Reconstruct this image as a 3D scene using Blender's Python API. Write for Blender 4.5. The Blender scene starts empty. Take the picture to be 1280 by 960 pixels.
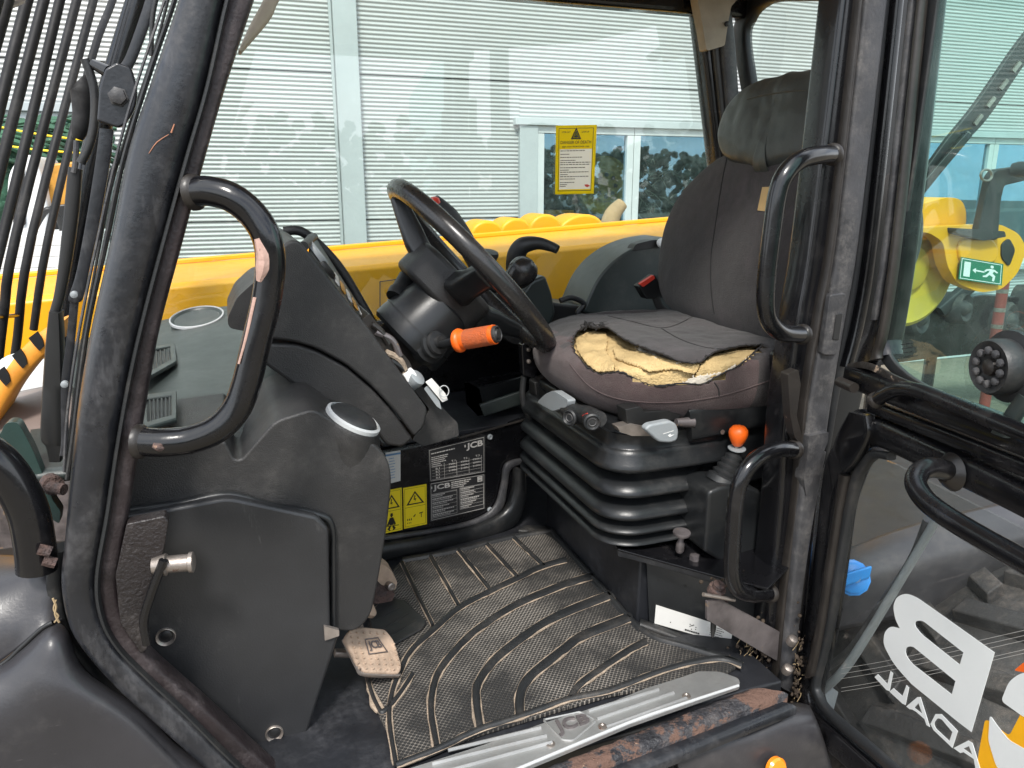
import bpy, bmesh, math, random
from mathutils import Vector, Matrix, noise
from mathutils.bvhtree import BVHTree
random.seed(7)
S = bpy.context.scene
COL = S.collection
R = math.radians
# ------------------------------------------------------------------ camera, sky, sun, exposure
F = 962.0; CAM = Vector((0, 0, 1.66)); YAW = R(20); PIT = R(14.5)
cd = bpy.data.cameras.new('camera'); co = bpy.data.objects.new('camera', cd); COL.objects.link(co)
co.location = CAM; co.rotation_euler = (R(90)-PIT, 0, -YAW)
cd.sensor_width = 36; cd.lens = 36*F/1280; cd.clip_start = .02; cd.clip_end = 2000
S.camera = co
SUN_EL = R(52); SUN_AZ = R(205)      # compass-like: direction the light comes from, measured from +Y towards +X
sd = bpy.data.lights.new('sun', 'SUN'); so = bpy.data.objects.new('sun', sd); COL.objects.link(so)
sd.energy = 2.4; sd.angle = R(10); sd.color = (1, .96, .9)
sdir = Vector((math.sin(SUN_AZ)*math.cos(SUN_EL), math.cos(SUN_AZ)*math.cos(SUN_EL), math.sin(SUN_EL)))
so.rotation_euler = sdir.to_track_quat('Z', 'Y').to_euler()
W = bpy.data.worlds.new('World'); S.world = W; W.use_nodes = True
wn = W.node_tree.nodes; wl = W.node_tree.links; wn.clear()
sky = wn.new('ShaderNodeTexSky'); sky.sky_type = 'NISHITA'; sky.sun_disc = False
sky.sun_elevation = SUN_EL; sky.sun_rotation = SUN_AZ
tc = wn.new('ShaderNodeTexCoord'); mp = wn.new('ShaderNodeMapping'); mp.inputs['Scale'].default_value = (1, 1, 2.2)
nz = wn.new('ShaderNodeTexNoise'); nz.inputs['Scale'].default_value = 2.1; nz.inputs['Detail'].default_value = 7; nz.inputs['Roughness'].default_value = .55
rp = wn.new('ShaderNodeValToRGB'); rp.color_ramp.elements[0].position = .36; rp.color_ramp.elements[1].position = .56
mx = wn.new('ShaderNodeMix'); mx.data_type = 'RGBA'; mx.inputs[7].default_value = (9.5, 9.9, 10.4, 1)
bg = wn.new('ShaderNodeBackground'); bg.inputs['Strength'].default_value = .12
wo = wn.new('ShaderNodeOutputWorld')
wl.new(tc.outputs['Generated'], mp.inputs[0]); wl.new(mp.outputs[0], nz.inputs['Vector']); wl.new(nz.outputs[0], rp.inputs[0])
wl.new(rp.outputs[0], mx.inputs[0]); wl.new(sky.outputs[0], mx.inputs[6]); wl.new(mx.outputs[2], bg.inputs[0]); wl.new(bg.outputs[0], wo.inputs[0])
S.view_settings.view_transform = 'Standard'; S.view_settings.look = 'None'; S.view_settings.gamma = 1
S.view_settings.exposure = 1.0
# ------------------------------------------------------------------ pixel -> plane helpers (trace outlines onto real planes)
fw = Vector((math.sin(YAW)*math.cos(PIT), math.cos(YAW)*math.cos(PIT), -math.sin(PIT)))
rt = Vector((math.cos(YAW), -math.sin(YAW), 0)); up = rt.cross(fw)
def ray(x, y): return fw + rt*((x-640)/F) - up*((y-480)/F)
def onY(x, y, v): d = ray(x, y); return CAM + d*(v/d.y)
def onX(x, y, v): d = ray(x, y); return CAM + d*(v/d.x)
def onZ(x, y, v): d = ray(x, y); return CAM + d*((v-CAM.z)/d.z)
def onP(x, y, p, n): d = ray(x, y); return CAM + d*((p-CAM).dot(n)/d.dot(n))
def proj(p):
    q = p-CAM; f = q.dot(fw); return (640+F*q.dot(rt)/f, 480-F*q.dot(up)/f)
def PY(v): return lambda x, y: onY(x, y, v)
def PX(v): return lambda x, y: onX(x, y, v)
def PZ(v): return lambda x, y: onZ(x, y, v)
def P3(p, n): return lambda x, y: onP(x, y, p, n)
def T3(pts): return [onY(*p) for p in pts]            # (px, py, Y) triples
# ------------------------------------------------------------------ curve helpers
def catmull(pts, n, closed=False):
    pts = [Vector(p) for p in pts]; m = len(pts); out = []
    if m < 3 and not closed:
        return [pts[0].lerp(pts[-1], i/n) for i in range(n+1)]
    segs = m if closed else m-1
    for i in range(segs):
        if closed: a, b, c, d = pts[i-1], pts[i], pts[(i+1) % m], pts[(i+2) % m]
        else: a, b, c, d = pts[max(i-1, 0)], pts[i], pts[i+1], pts[min(i+2, m-1)]
        for k in range(n):
            t = k/n
            out.append(.5*((2*b)+(c-a)*t+(2*a-5*b+4*c-d)*t*t+(3*b-a-3*c+d)*t**3))
    if not closed: out.append(pts[-1])
    return out
def rpoly(pts, r, n=5):
    """round the corners of a 2D polygon"""
    out = []; m = len(pts)
    for i in range(m):
        p = Vector(pts[i][:2]); a = Vector(pts[i-1][:2]); b = Vector(pts[(i+1) % m][:2])
        rr = pts[i][2] if len(pts[i]) > 2 else r
        da = (a-p); db = (b-p); rr = min(rr, da.length*.48, db.length*.48)
        if rr < .01: out.append(p); continue
        s = p+da.normalized()*rr; e = p+db.normalized()*rr
        for k in range(n+1):
            t = k/n; out.append(s*(1-t)**2+p*2*t*(1-t)+e*t*t)
    return out
# ------------------------------------------------------------------ object helpers
def root(name, label, cat, loc=(0, 0, 0), group=None):
    o = bpy.data.objects.new(name, None); COL.objects.link(o); o.location = loc
    o.empty_display_size = .1; o['label'] = label; o['category'] = cat
    if group: o['group'] = group
    return o
def link(name, me, mat, parent=None, smooth=True, label=None, kind=None, sharp=40):
    o = bpy.data.objects.new(name, me); COL.objects.link(o)
    if mat and not me.materials: me.materials.append(mat)
    if smooth:
        me.polygons.foreach_set('use_smooth', [True]*len(me.polygons))
        if sharp: me.set_sharp_from_angle(angle=R(sharp))
    if parent:
        o.parent = parent
        w = Vector((0, 0, 0)); q = parent
        while q: w += q.location; q = q.parent
        o.location = -w
    if label: o['label'] = label
    if kind: o['kind'] = kind
    return o
def tomesh(name, verts, faces):
    me = bpy.data.meshes.new(name); me.from_pydata([tuple(v) for v in verts], [], faces); me.update()
    bm = bmesh.new(); bm.from_mesh(me); bmesh.ops.recalc_face_normals(bm, faces=bm.faces); bm.to_mesh(me); bm.free()
    return me
class MB:
    """collects geometry for ONE part"""
    def __init__(s): s.v = []; s.f = []
    def add(s, v, f):
        o = len(s.v); s.v += [Vector(p) for p in v]; s.f += [tuple(i+o for i in q) for q in f]; return s
    def rings(s, rings, closed=False, cap=True):
        n = len(rings[0]); f = []
        m = len(rings)
        for i in range(m if closed else m-1):
            j = (i+1) % m
            for k in range(n):
                l = (k+1) % n; f.append((i*n+k, i*n+l, j*n+l, j*n+k))
        if cap and not closed: f.append(tuple(range(n))[::-1]); f.append(tuple((m-1)*n+k for k in range(n)))
        return s.add([p for r in rings for p in r], f)
    def tube(s, pts, r, n=10, sub=6, closed=False, flat=None):
        P = catmull(pts, sub, closed) if sub > 1 else [Vector(p) for p in pts]
        m = len(P); rs = r if isinstance(r, (list, tuple)) else [r]*len(pts)
        def rad(i):
            t = i/(m-1)*(len(rs)-1) if m > 1 else 0; a = int(min(t, len(rs)-2)) if len(rs) > 1 else 0
            return rs[0] if len(rs) == 1 else rs[a]+(rs[a+1]-rs[a])*(t-a)
        rings = []; u = None
        for i in range(m):
            if closed: t = P[(i+1) % m]-P[i-1]
            else: t = P[min(i+1, m-1)]-P[max(i-1, 0)]
            if t.length < 1e-9: t = Vector((0, 0, 1))
            t.normalize()
            if u is None: u = t.orthogonal().normalized() if flat is None else (flat-t*flat.dot(t)).normalized()
            u = (u-t*u.dot(t)).normalized(); w = t.cross(u)
            rings.append([P[i]+(u*math.cos(a)+w*math.sin(a))*rad(i) for a in [2*math.pi*k/n for k in range(n)]])
        return s.rings(rings, closed)
    def lathe(s, p, axis, prof, n=24, loop=False):
        axis = axis.normalized(); u = axis.orthogonal().normalized(); w = axis.cross(u)
        return s.rings([[p+axis*t+(u*math.cos(a)+w*math.sin(a))*max(r, 1e-4) for a in [2*math.pi*k/n for k in range(n)]] for t, r in prof], loop)
    def prism(s, pts, vec):
        pts = [Vector(p) for p in pts]; n = len(pts)
        return s.add(pts+[p+vec for p in pts], [tuple(range(n)), tuple(range(2*n-1, n-1, -1))]+[(k, (k+1) % n, n+(k+1) % n, n+k) for k in range(n)])
    def box(s, c, d, rot=None):
        c = Vector(c); m = rot or Matrix.Identity(3); v = []
        for z in (-1, 1):
            for x, y in ((-1, -1), (1, -1), (1, 1), (-1, 1)): v.append(c+m @ Vector((x*d[0]/2, y*d[1]/2, z*d[2]/2)))
        return s.add(v, [(3, 2, 1, 0), (4, 5, 6, 7), (0, 1, 5, 4), (1, 2, 6, 5), (2, 3, 7, 6), (3, 0, 4, 7)])
    def grid(s, rows, su=4, sv=4, cu=False):
        """rows of 3D control points -> smooth interpolated sheet"""
        a = [catmull(r, su) for r in rows]; cols = list(zip(*a)); b = [catmull(c, sv) for c in cols]
        nu = len(b); nv = len(b[0]); v = [b[i][j] for j in range(nv) for i in range(nu)]
        return s.add(v, [(j*nu+i, j*nu+i+1, (j+1)*nu+i+1, (j+1)*nu+i) for j in range(nv-1) for i in range(nu-1)])
    def done(s, name, mat, parent=None, bevel=0, bseg=3, thick=0, **k):
        o = link(name, tomesh(name, s.v, s.f), mat, parent, **k)
        if thick:
            m = o.modifiers.new('thick', 'SOLIDIFY'); m.thickness = thick; m.offset = 0
        if bevel:
            m = o.modifiers.new('bevel', 'BEVEL'); m.width = bevel; m.segments = bseg; m.limit_method = 'ANGLE'; m.angle_limit = R(28); m.use_clamp_overlap = True
        return o
def tube(name, pts, r, mat, parent=None, n=14, sub=8, closed=False, **k): return MB().tube(pts, r, n, sub, closed).done(name, mat, parent, **k)
def prism(name, pts, vec, mat, parent=None, bevel=.004, **k): return MB().prism(pts, Vector(vec)).done(name, mat, parent, bevel=bevel, **k)
def tr(pl, pts, r=0, n=5): return [pl(p[0], p[1]) for p in (rpoly(pts, r, n) if r else pts)]
def strip(name, L, Rr, pl, depth, mat, parent=None, sub=6, e=3.2, n=20, closed=False, off=0, **k):
    """a bar between two traced edges, superelliptic section"""
    A = catmull([pl(*p) for p in L], sub, closed); B = catmull([pl(*p) for p in Rr], sub, closed); rings = []
    m = len(A)
    for i in range(m):
        a, b = A[i], B[i]; c = (a+b)/2; h = (b-a)/2
        t = (A[(i+1) % m]+B[(i+1) % m]-A[i-1]-B[i-1]) if closed else (A[min(i+1, m-1)]+B[min(i+1, m-1)]-A[max(i-1, 0)]-B[max(i-1, 0)])
        nn = h.cross(t).normalized()
        if nn.dot(c-CAM) < 0: nn = -nn
        ring = []
        for q in range(n):
            an = 2*math.pi*q/n; ca, sa = math.cos(an), math.sin(an)
            ring.append(c+h*math.copysign(abs(ca)**(2/e), ca)+nn*(depth/2*math.copysign(abs(sa)**(2/e), sa)+depth/2+off))
        rings.append(ring)
    return MB().rings(rings, closed).done(name, mat, parent, sharp=50, **k)
def textmesh(body, bold=0.0, spacing=1.0):
    cu = bpy.data.curves.new('lettering', 'FONT'); cu.body = body; cu.offset = bold; cu.space_character = spacing; cu.resolution_u = 3
    o = bpy.data.objects.new('lettering', cu); COL.objects.link(o)
    dg = bpy.context.evaluated_depsgraph_get(); dg.update()
    me = o.evaluated_get(dg).to_mesh(); v = [p.co.copy() for p in me.vertices]; f = [tuple(p.vertices) for p in me.polygons]
    o.evaluated_get(dg).to_mesh_clear(); bpy.data.objects.remove(o); bpy.data.curves.remove(cu)
    x0 = min(p.x for p in v); x1 = max(p.x for p in v); y0 = min(p.y for p in v); y1 = max(p.y for p in v)
    return [((p.x-x0)/(x1-x0), (p.y-y0)/(y1-y0)) for p in v], f
class Quad:
    """pixel quad (TL,TR,BR,BL) on a plane: maps u,v (v down) to 3D"""
    def __init__(s, c, pl, lift=.0012): s.c = [Vector(p) for p in c]; s.pl = pl; s.l = lift
    def __call__(s, u, v, lift=0):
        a = s.c[0].lerp(s.c[1], u); b = s.c[3].lerp(s.c[2], u); p = a.lerp(b, v); q = s.pl(p.x, p.y)
        return q+(CAM-q).normalized()*(s.l+lift)
    def rect(s, mb, u0, v0, u1, v1, lift=0):
        mb.add([s(u0, v0, lift), s(u1, v0, lift), s(u1, v1, lift), s(u0, v1, lift)], [(0, 1, 2, 3)])
    def poly(s, mb, pts, lift=0): mb.add([s(a, b, lift) for a, b in pts], [tuple(range(len(pts)))])
    def text(s, mb, t, u0, v0, u1, v1, lift=0, bold=0.0, flip=False):
        tv, tf = textmesh(t, bold)
        mb.add([s((u0+(u1-u0)*(1-x if flip else x)), v1+(v0-v1)*y, lift) for x, y in tv], tf)
    def frame(s, mb, u0, v0, u1, v1, wu, wv, lift=0):
        s.rect(mb, u0, v0, u1, v0+wv, lift); s.rect(mb, u0, v1-wv, u1, v1, lift); s.rect(mb, u0, v0+wv, u0+wu, v1-wv, lift); s.rect(mb, u1-wu, v0+wv, u1, v1-wv, lift)
    def small_print(s, mb, u0, v0, u1, v1, lift=0, fill=.85):
        """a line of print too small to read: short uneven word marks"""
        u = u0
        while u < u0+(u1-u0)*fill:
            w = (u1-u0)*random.uniform(.04, .12); s.rect(mb, u, v0, min(u+w, u1), v1, lift); u += w+(u1-u0)*.02
# ------------------------------------------------------------------ materials
def mat(name, col, rough=.5, metal=0, vary=.25, vscale=6, bump=0, bscale=200, bdist=.001, rvary=.1, wear=None, dust=None, coat=0, sheen=0, spec=.5, streak=None, bump2=None):
    """wear=(colour, scale, threshold, rough): chipped patches; dust=(colour, scale, threshold, amount)"""
    m = bpy.data.materials.new(name); m.use_nodes = True; N = m.node_tree.nodes; L = m.node_tree.links
    b = N['Principled BSDF']; b.inputs['Metallic'].default_value = metal; b.inputs['Specular IOR Level'].default_value = spec
    if coat: b.inputs['Coat Weight'].default_value = coat; b.inputs['Coat Roughness'].default_value = .08
    if sheen: b.inputs['Sheen Weight'].default_value = sheen; b.inputs['Sheen Roughness'].default_value = .5
    tcn = N.new('ShaderNodeTexCoord')
    def noise_(sc, det=5, ro=.6, vec=None):
        n = N.new('ShaderNodeTexNoise'); n.inputs['Scale'].default_value = sc; n.inputs['Detail'].default_value = det; n.inputs['Roughness'].default_value = ro
        L.new(vec or tcn.outputs['Object'], n.inputs['Vector']); return n.outputs[0]
    def ramp(src, a, b_, ca=(0, 0, 0, 1), cb=(1, 1, 1, 1)):
        r = N.new('ShaderNodeValToRGB'); r.color_ramp.elements[0].position = a; r.color_ramp.elements[1].position = b_
        r.color_ramp.elements[0].color = ca; r.color_ramp.elements[1].color = cb; L.new(src, r.inputs[0]); return r.outputs[0]
    def mixc(f, a, c):
        x = N.new('ShaderNodeMix'); x.data_type = 'RGBA'
        if isinstance(f, float): x.inputs[0].default_value = f
        else: L.new(f, x.inputs[0])
        for i, q in ((6, a), (7, c)):
            if isinstance(q, tuple): x.inputs[i].default_value = (*q[:3], 1)
            else: L.new(q, x.inputs[i])
        return x.outputs[2]
    def mul(a, k):
        x = N.new('ShaderNodeMath'); x.operation = 'MULTIPLY'; L.new(a, x.inputs[0])
        if isinstance(k, (int, float)): x.inputs[1].default_value = k
        else: L.new(k, x.inputs[1])
        return x.outputs[0]
    lo = tuple(c*(1-vary) for c in col); hi = tuple(min(1, c*(1+vary)) for c in col)
    c = mixc(ramp(noise_(vscale), .3, .7), lo, hi)
    rr = ramp(noise_(vscale*2.3, 6, .7), .25, .75, (max(.02, rough-rvary),)*3+(1,), (min(1, rough+rvary),)*3+(1,))
    if dust:
        dc, ds, dt, da = dust
        dm = mul(mul(ramp(noise_(ds, 8, .7), dt, dt+.22), ramp(noise_(ds*9, 4, .7), .3, .7)), da); c = mixc(dm, c, dc); rr = mixc(dm, rr, (.85,)*3)
    if streak:
        sc, vec, st, sa = streak
        mpn = N.new('ShaderNodeMapping'); mpn.inputs['Scale'].default_value = vec; L.new(tcn.outputs['Object'], mpn.inputs[0])
        dm = mul(ramp(noise_(1, 6, .75, mpn.outputs[0]), st, st+.12), sa); c = mixc(dm, c, sc)
    wm = None
    if wear:
        wc, ws, wt, wr = wear
        wm = ramp(noise_(ws, 9, .72), wt, wt+.03); c = mixc(wm, c, wc); rr = mixc(wm, rr, (wr,)*3)
    L.new(c, b.inputs['Base Color']); L.new(rr, b.inputs['Roughness'])
    h = None
    if bump:
        h = mul(noise_(bscale, 3, .6), bump)
    if bump2:
        h2 = mul(noise_(bump2[0], 4, .6), bump2[1])
        if h: a = N.new('ShaderNodeMath'); L.new(h, a.inputs[0]); L.new(h2, a.inputs[1]); h = a.outputs[0]
        else: h = h2
    if h is not None:
        bn = N.new('ShaderNodeBump'); bn.inputs['Strength'].default_value = 1; bn.inputs['Distance'].default_value = bdist
        L.new(h, bn.inputs['Height']); L.new(bn.outputs[0], b.inputs['Normal'])
    m['_'] = 0
    return m
M = {}
M['paint'] = mat('black_gloss_paint', (.005, .005, .006), .24, vary=.3, bump=.35, bscale=90, bdist=.0006, rvary=.13, wear=((.10, .08, .07), 60, .74, .7), dust=((.10, .09, .085), 6, .55, .3), coat=.3, spec=.4)
M['pillar'] = mat('worn_charcoal_paint', (.012, .013, .016), .31, vary=.35, vscale=10, streak=((.09, .09, .095), (9, 9, 3), .54, .6), spec=.5, bump=.6, bscale=130, bdist=.0006, rvary=.1, wear=((.3, .16, .1), 26, .75, .7), dust=((.10, .095, .095), 12, .48, .6), coat=.1)
M['rail'] = mat('scuffed_grey_paint', (.045, .045, .048), .45, vary=.5, vscale=12, bump=.6, bscale=240, bdist=.0008, wear=((.010, .010, .010), 60, .66, .5), dust=((.16, .15, .14), 30, .46, .8), spec=.4)
M['bronze'] = mat('rubbed_edge_paint', (.02, .017, .015), .4, vary=.5, vscale=14, bump=.4, bscale=120, wear=((.26, .18, .14), 30, .66, .7))
M['plastic'] = mat('grained_charcoal_plastic', (.020, .0195, .0195), .44, vary=.25, bump=1.1, bscale=560, bdist=.0007, rvary=.08, dust=((.13, .12, .11), 9, .48, .4), spec=.45)
M['plastic_smooth'] = mat('satin_charcoal_plastic', (.013, .014, .015), .32, vary=.25, bump=.4, bscale=500, bdist=.0004, rvary=.06, dust=((.13, .13, .12), 9, .5, .35))
M['kick'] = mat('matte_grey_panel', (.022, .0225, .024), .42, vary=.3, vscale=4, bump=.5, bscale=400, bdist=.0005, rvary=.07, dust=((.3, .28, .26), 9, .6, .4), streak=((.10, .10, .10), (34, 34, 6), .62, .5))
M['dash'] = mat('green_tinted_dash_plastic', (.03, .038, .036), .38, vary=.15, bump=.5, bscale=500, bdist=.0004, dust=((.22, .2, .17), 5, .52, .35))
M['fender'] = mat('faded_grey_moulding', (.032, .031, .034), .36, vary=.25, vscale=3, bump=.4, bscale=300, bdist=.0005, dust=((.14, .13, .12), 8, .48, .45), streak=((.16, .15, .15), (20, 20, 90), .68, .6))
M['yellow'] = mat('yellow_boom_paint', (.84, .37, .002), .42, vary=.06, vscale=2.5, bump=.25, bscale=60, bdist=.001, wear=((.22, .1, .03), 16, .76, .7), dust=((.42, .2, .03), 4, .6, .3))
M['yellow_dull'] = mat('dull_yellow_paint', (.52, .36, .03), .5, vary=.12, bump=.2, dust=((.3, .25, .1), 8, .5, .4))
M['fabric'] = mat('brown_grey_seat_fabric', (.033, .0295, .029), .92, vary=.2, vscale=7, bump=2, bscale=700, bdist=.0009, rvary=.04, sheen=.15, dust=((.09, .07, .075), 5, .45, .6), spec=.2, bump2=(14, 3))
M['fabric_worn'] = mat('worn_purplish_seat_fabric', (.066, .044, .043), .95, vary=.3, vscale=9, bump=2, bscale=700, bdist=.0009, sheen=.2, dust=((.12, .1, .09), 12, .45, .5), spec=.15, bump2=(16, 3))
M['thread'] = mat('frayed_black_thread', (.012, .011, .011), .9, bump=.5)
M['vinyl'] = mat('grey_vinyl_cover', (.045, .049, .046), .45, vary=.12, bump=.5, bscale=420, bdist=.0006, rvary=.07, bump2=(9, 5))
M['foam'] = mat('torn_yellow_foam', (.50, .365, .18), .95, vary=.2, vscale=18, bump=2.5, bscale=260, bdist=.0012, dust=((.42, .27, .1), 14, .5, .5), spec=.1, bump2=(40, 3))
M['foam_pale'] = mat('pale_foam_lining', (.55, .5, .42), .95, vary=.2, vscale=30, bump=2, bscale=200, bdist=.001, spec=.1)
M['rubber'] = mat('black_rubber', (.014, .015, .016), .5, vary=.2, bump=.5, bscale=300, bdist=.0006, dust=((.13, .11, .09), 10, .5, .4))
M['bellow'] = mat('rubber_bellows', (.010, .011, .012), .33, vary=.2, bump=.4, bscale=420, bdist=.0005, dust=((.12, .11, .10), 9, .5, .3), rvary=.06, spec=.45)
M['floor'] = mat('bare_black_floor', (.012, .013, .016), .45, vary=.4, vscale=9, bump=.4, bscale=80, bdist=.0008, dust=((.12, .12, .13), 7, .5, .5))
M['sand'] = mat('dried_mud', (.30, .235, .175), .95, vary=.35, vscale=60, bump=2, bscale=300, bdist=.0012)
M['alu'] = mat('scuffed_aluminium', (.40, .40, .39), .42, metal=.7, vary=.18, vscale=9, bump=.4, bscale=300, bdist=.0004, rvary=.12, dust=((.2, .17, .14), 7, .5, .45), streak=((.22, .21, .2), (8, 90, 8), .6, .5))
M['steel'] = mat('worn_bare_steel', (.32, .28, .25), .42, metal=.75, vary=.35, vscale=20, bump=.8, bscale=180, bdist=.0006, wear=((.12, .06, .04), 30, .6, .85))
M['strap'] = mat('bare_steel_strap', (.17, .15, .15), .45, metal=.6, vary=.45, vscale=16, bump=.8, bscale=180, bdist=.0006, wear=((.30, .22, .15), 22, .6, .85))
M['rust'] = mat('flaking_rust', (.085, .048, .038), .8, vary=.7, vscale=40, bump=3, bscale=160, bdist=.002, wear=((.22, .14, .10), 34, .62, .95), dust=((.04, .04, .045), 16, .40, 1))
M['pedal'] = mat('sandy_worn_pedal', (.40, .29, .21), .7, vary=.3, vscale=30, bump=1.2, bscale=200, bdist=.001, dust=((.2, .17, .15), 20, .5, .6))
M['chrome'] = mat('bright_ring_plastic', (.42, .43, .43), .3, vary=.06)
M['greyp'] = mat('pale_grey_lever_plastic', (.25, .27, .28), .45, vary=.1, bump=.3, bscale=300, dust=((.4, .38, .34), 20, .5, .4))
M['orange'] = mat('orange_plastic', (.85, .13, .01), .4, vary=.1, dust=((.5, .2, .08), 30, .5, .4))
M['blue'] = mat('blue_cap_plastic', (.02, .27, .72), .38, vary=.1)
M['red'] = mat('red_plastic', (.65, .05, .03), .4, vary=.1)
M['amber'] = mat('amber_reflector', (.9, .25, .01), .2, vary=.1, coat=.6)
M['white'] = mat('white_print', (.78, .78, .76), .5, vary=.04)
M['decal_white'] = mat('white_vinyl_decal', (.74, .75, .73), .45, vary=.05, bump=.1, dust=((.5, .48, .45), 12, .55, .35))
M['black'] = mat('black_print', (.012, .012, .012), .45, vary=.1)
M['plate'] = mat('black_data_plate', (.02, .02, .021), .38, vary=.2, dust=((.1, .09, .08), 14, .55, .3))
M['warn'] = mat('warning_yellow', (.86, .66, .015), .4, vary=.05, dust=((.5, .4, .1), 25, .6, .4))
M['print_grey'] = mat('pale_small_print', (.45, .43, .4), .5, vary=.1)
M['paper'] = mat('dirty_white_label', (.62, .61, .58), .6, vary=.08, dust=((.3, .26, .22), 25, .56, .6))
M['sky_ring'] = mat('label_blue', (.1, .22, .4), .5)
M['headliner'] = mat('beige_headliner', (.36, .31, .24), .8, vary=.15, vscale=14, bump=.6, bscale=240, bdist=.0008)
M['clad'] = mat('silver_cladding', (.40, .415, .41), .45, metal=.1, vary=.04, vscale=1.2, bump=.15, bscale=40, bdist=.002, rvary=.06)
M['trim'] = mat('grey_flashing', (.40, .44, .445), .45, metal=.1, vary=.06, vscale=2, dust=((.3, .32, .32), 3, .5, .4))
M['wframe'] = mat('pale_window_frame', (.50, .54, .54), .4, vary=.05)
M['joint'] = mat('dark_panel_gap', (.08, .09, .09), .8)
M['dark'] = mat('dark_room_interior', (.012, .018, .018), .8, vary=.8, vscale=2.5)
M['green'] = mat('green_netting', (.035, .10, .06), .8, vary=.8, vscale=5, bump=1, bscale=60, bdist=.005, wear=((.35, .5, .1), 14, .66, .8))
M['wbody'] = mat('white_machine_paint', (.66, .67, .66), .4, vary=.08, dust=((.3, .28, .24), 6, .5, .4))
M['obody'] = mat('ochre_machine_paint', (.5, .24, .03), .5, vary=.25, vscale=10, bump=.5)
M['chevron'] = mat('faded_orange_paint', (.72, .28, .03), .5, vary=.25, vscale=20, dust=((.3, .2, .12), 12, .5, .5))
M['hood'] = mat('brown_grey_bonnet', (.16, .125, .11), .45, vary=.15, vscale=5)
M['gplate'] = mat('dark_green_plate', (.02, .045, .04), .35, vary=.25, bump=.3, dust=((.12, .15, .14), 14, .5, .4))
def film(name, col):
    m = mat(name, col, .4, vary=.05); N = m.node_tree.nodes; L = m.node_tree.links; t = N.new('ShaderNodeBsdfTranslucent'); t.inputs[0].default_value = (*col, 1)
    x = N.new('ShaderNodeMixShader'); x.inputs[0].default_value = .75; L.new(N['Principled BSDF'].outputs[0], x.inputs[1]); L.new(t.outputs[0], x.inputs[2]); L.new(x.outputs[0], N['Material Output'].inputs[0]); return m
M['film_yellow'] = film('yellow_window_film', (.92, .80, .01)); M['film_white'] = film('white_window_film', (.85, .86, .85))
M['exitgreen'] = mat('exit_sign_green', (.005, .17, .09), .4, vary=.08)
M['tyre'] = mat('dusty_tyre_rubber', (.02, .019, .019), .7, vary=.3, vscale=8, bump=1, bscale=120, bdist=.0015, dust=((.22, .18, .15), 9, .48, .6))
M['postred'] = mat('faded_red_post', (.25, .045, .035), .6, vary=.2)
M['wheelblk'] = mat('steering_wheel_rubber', (.02, .019, .019), .26, vary=.2, bump=.3, bscale=200, bdist=.0004, rvary=.08, dust=((.1, .08, .07), 10, .55, .3))
M['straw'] = mat('dry_straw', (.34, .25, .14), .9, vary=.3)
def ground_mat():
    m = mat('yard_gravel_concrete', (.185, .16, .12), .9, vary=.2, vscale=.8, bump=2.5, bscale=18, bdist=.012, dust=((.11, .095, .075), 1.4, .45, .8), wear=((.34, .31, .27), 30, .63, .9)); return m
M['ground'] = ground_mat()
def glass(name, tint, refl=1.0, dirt=.04, dcol=(.6, .62, .6), gcol=(1, 1, 1)):
    m = bpy.data.materials.new(name); m.use_nodes = True; N = m.node_tree.nodes; L = m.node_tree.links; N.clear()
    o = N.new('ShaderNodeOutputMaterial'); t = N.new('ShaderNodeBsdfTransparent'); t.inputs[0].default_value = (*[c**.5 for c in tint], 1)
    g = N.new('ShaderNodeBsdfGlossy'); g.inputs['Roughness'].default_value = .015; g.inputs[0].default_value = (*gcol, 1)
    fr = N.new('ShaderNodeFresnel'); fr.inputs[0].default_value = 1.5
    k0 = N.new('ShaderNodeMath'); k0.operation = 'MULTIPLY'; k0.inputs[1].default_value = refl; L.new(fr.outputs[0], k0.inputs[0])
    gm = N.new('ShaderNodeNewGeometry'); fb = N.new('ShaderNodeMath'); fb.operation = 'SUBTRACT'; fb.inputs[0].default_value = 1; L.new(gm.outputs['Backfacing'], fb.inputs[1])
    k = N.new('ShaderNodeMath'); k.operation = 'MULTIPLY'; L.new(k0.outputs[0], k.inputs[0]); L.new(fb.outputs[0], k.inputs[1])
    m1 = N.new('ShaderNodeMixShader'); L.new(k.outputs[0], m1.inputs[0]); L.new(t.outputs[0], m1.inputs[1]); L.new(g.outputs[0], m1.inputs[2])
    d = N.new('ShaderNodeBsdfDiffuse'); d.inputs[0].default_value = (*dcol, 1)
    tcn = N.new('ShaderNodeTexCoord'); n = N.new('ShaderNodeTexNoise'); n.inputs['Scale'].default_value = 9; n.inputs['Detail'].default_value = 9; n.inputs['Roughness'].default_value = .75
    L.new(tcn.outputs['Object'], n.inputs['Vector']); r = N.new('ShaderNodeValToRGB'); r.color_ramp.elements[0].position = .45; r.color_ramp.elements[1].position = .85
    r.color_ramp.elements[0].color = (dirt*.4,)*3+(1,); r.color_ramp.elements[1].color = (min(1, dirt*4),)*3+(1,)
    L.new(n.outputs[0], r.inputs[0]); m2 = N.new('ShaderNodeMixShader'); L.new(r.outputs[0], m2.inputs[0]); L.new(m1.outputs[0], m2.inputs[1]); L.new(d.outputs[0], m2.inputs[2])
    L.new(m2.outputs[0], o.inputs[0]); return m
M['glass_cab'] = glass('green_tinted_cab_glass', (.84, .94, .89), 1.8, .018)
M['glass_door'] = glass('green_tinted_door_glass', (.52, .82, .74), 1.3, .03)
M['glass_low'] = glass('clear_scratched_glass', (.86, .88, .86), .4, .015)
M['pane'] = glass('warehouse_window_pane', (.50, .62, .60), 6.5, .04, (.4, .5, .48), (.45, .75, 1))  # blue gloss colour stands in for a bluer mirrored sky
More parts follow.
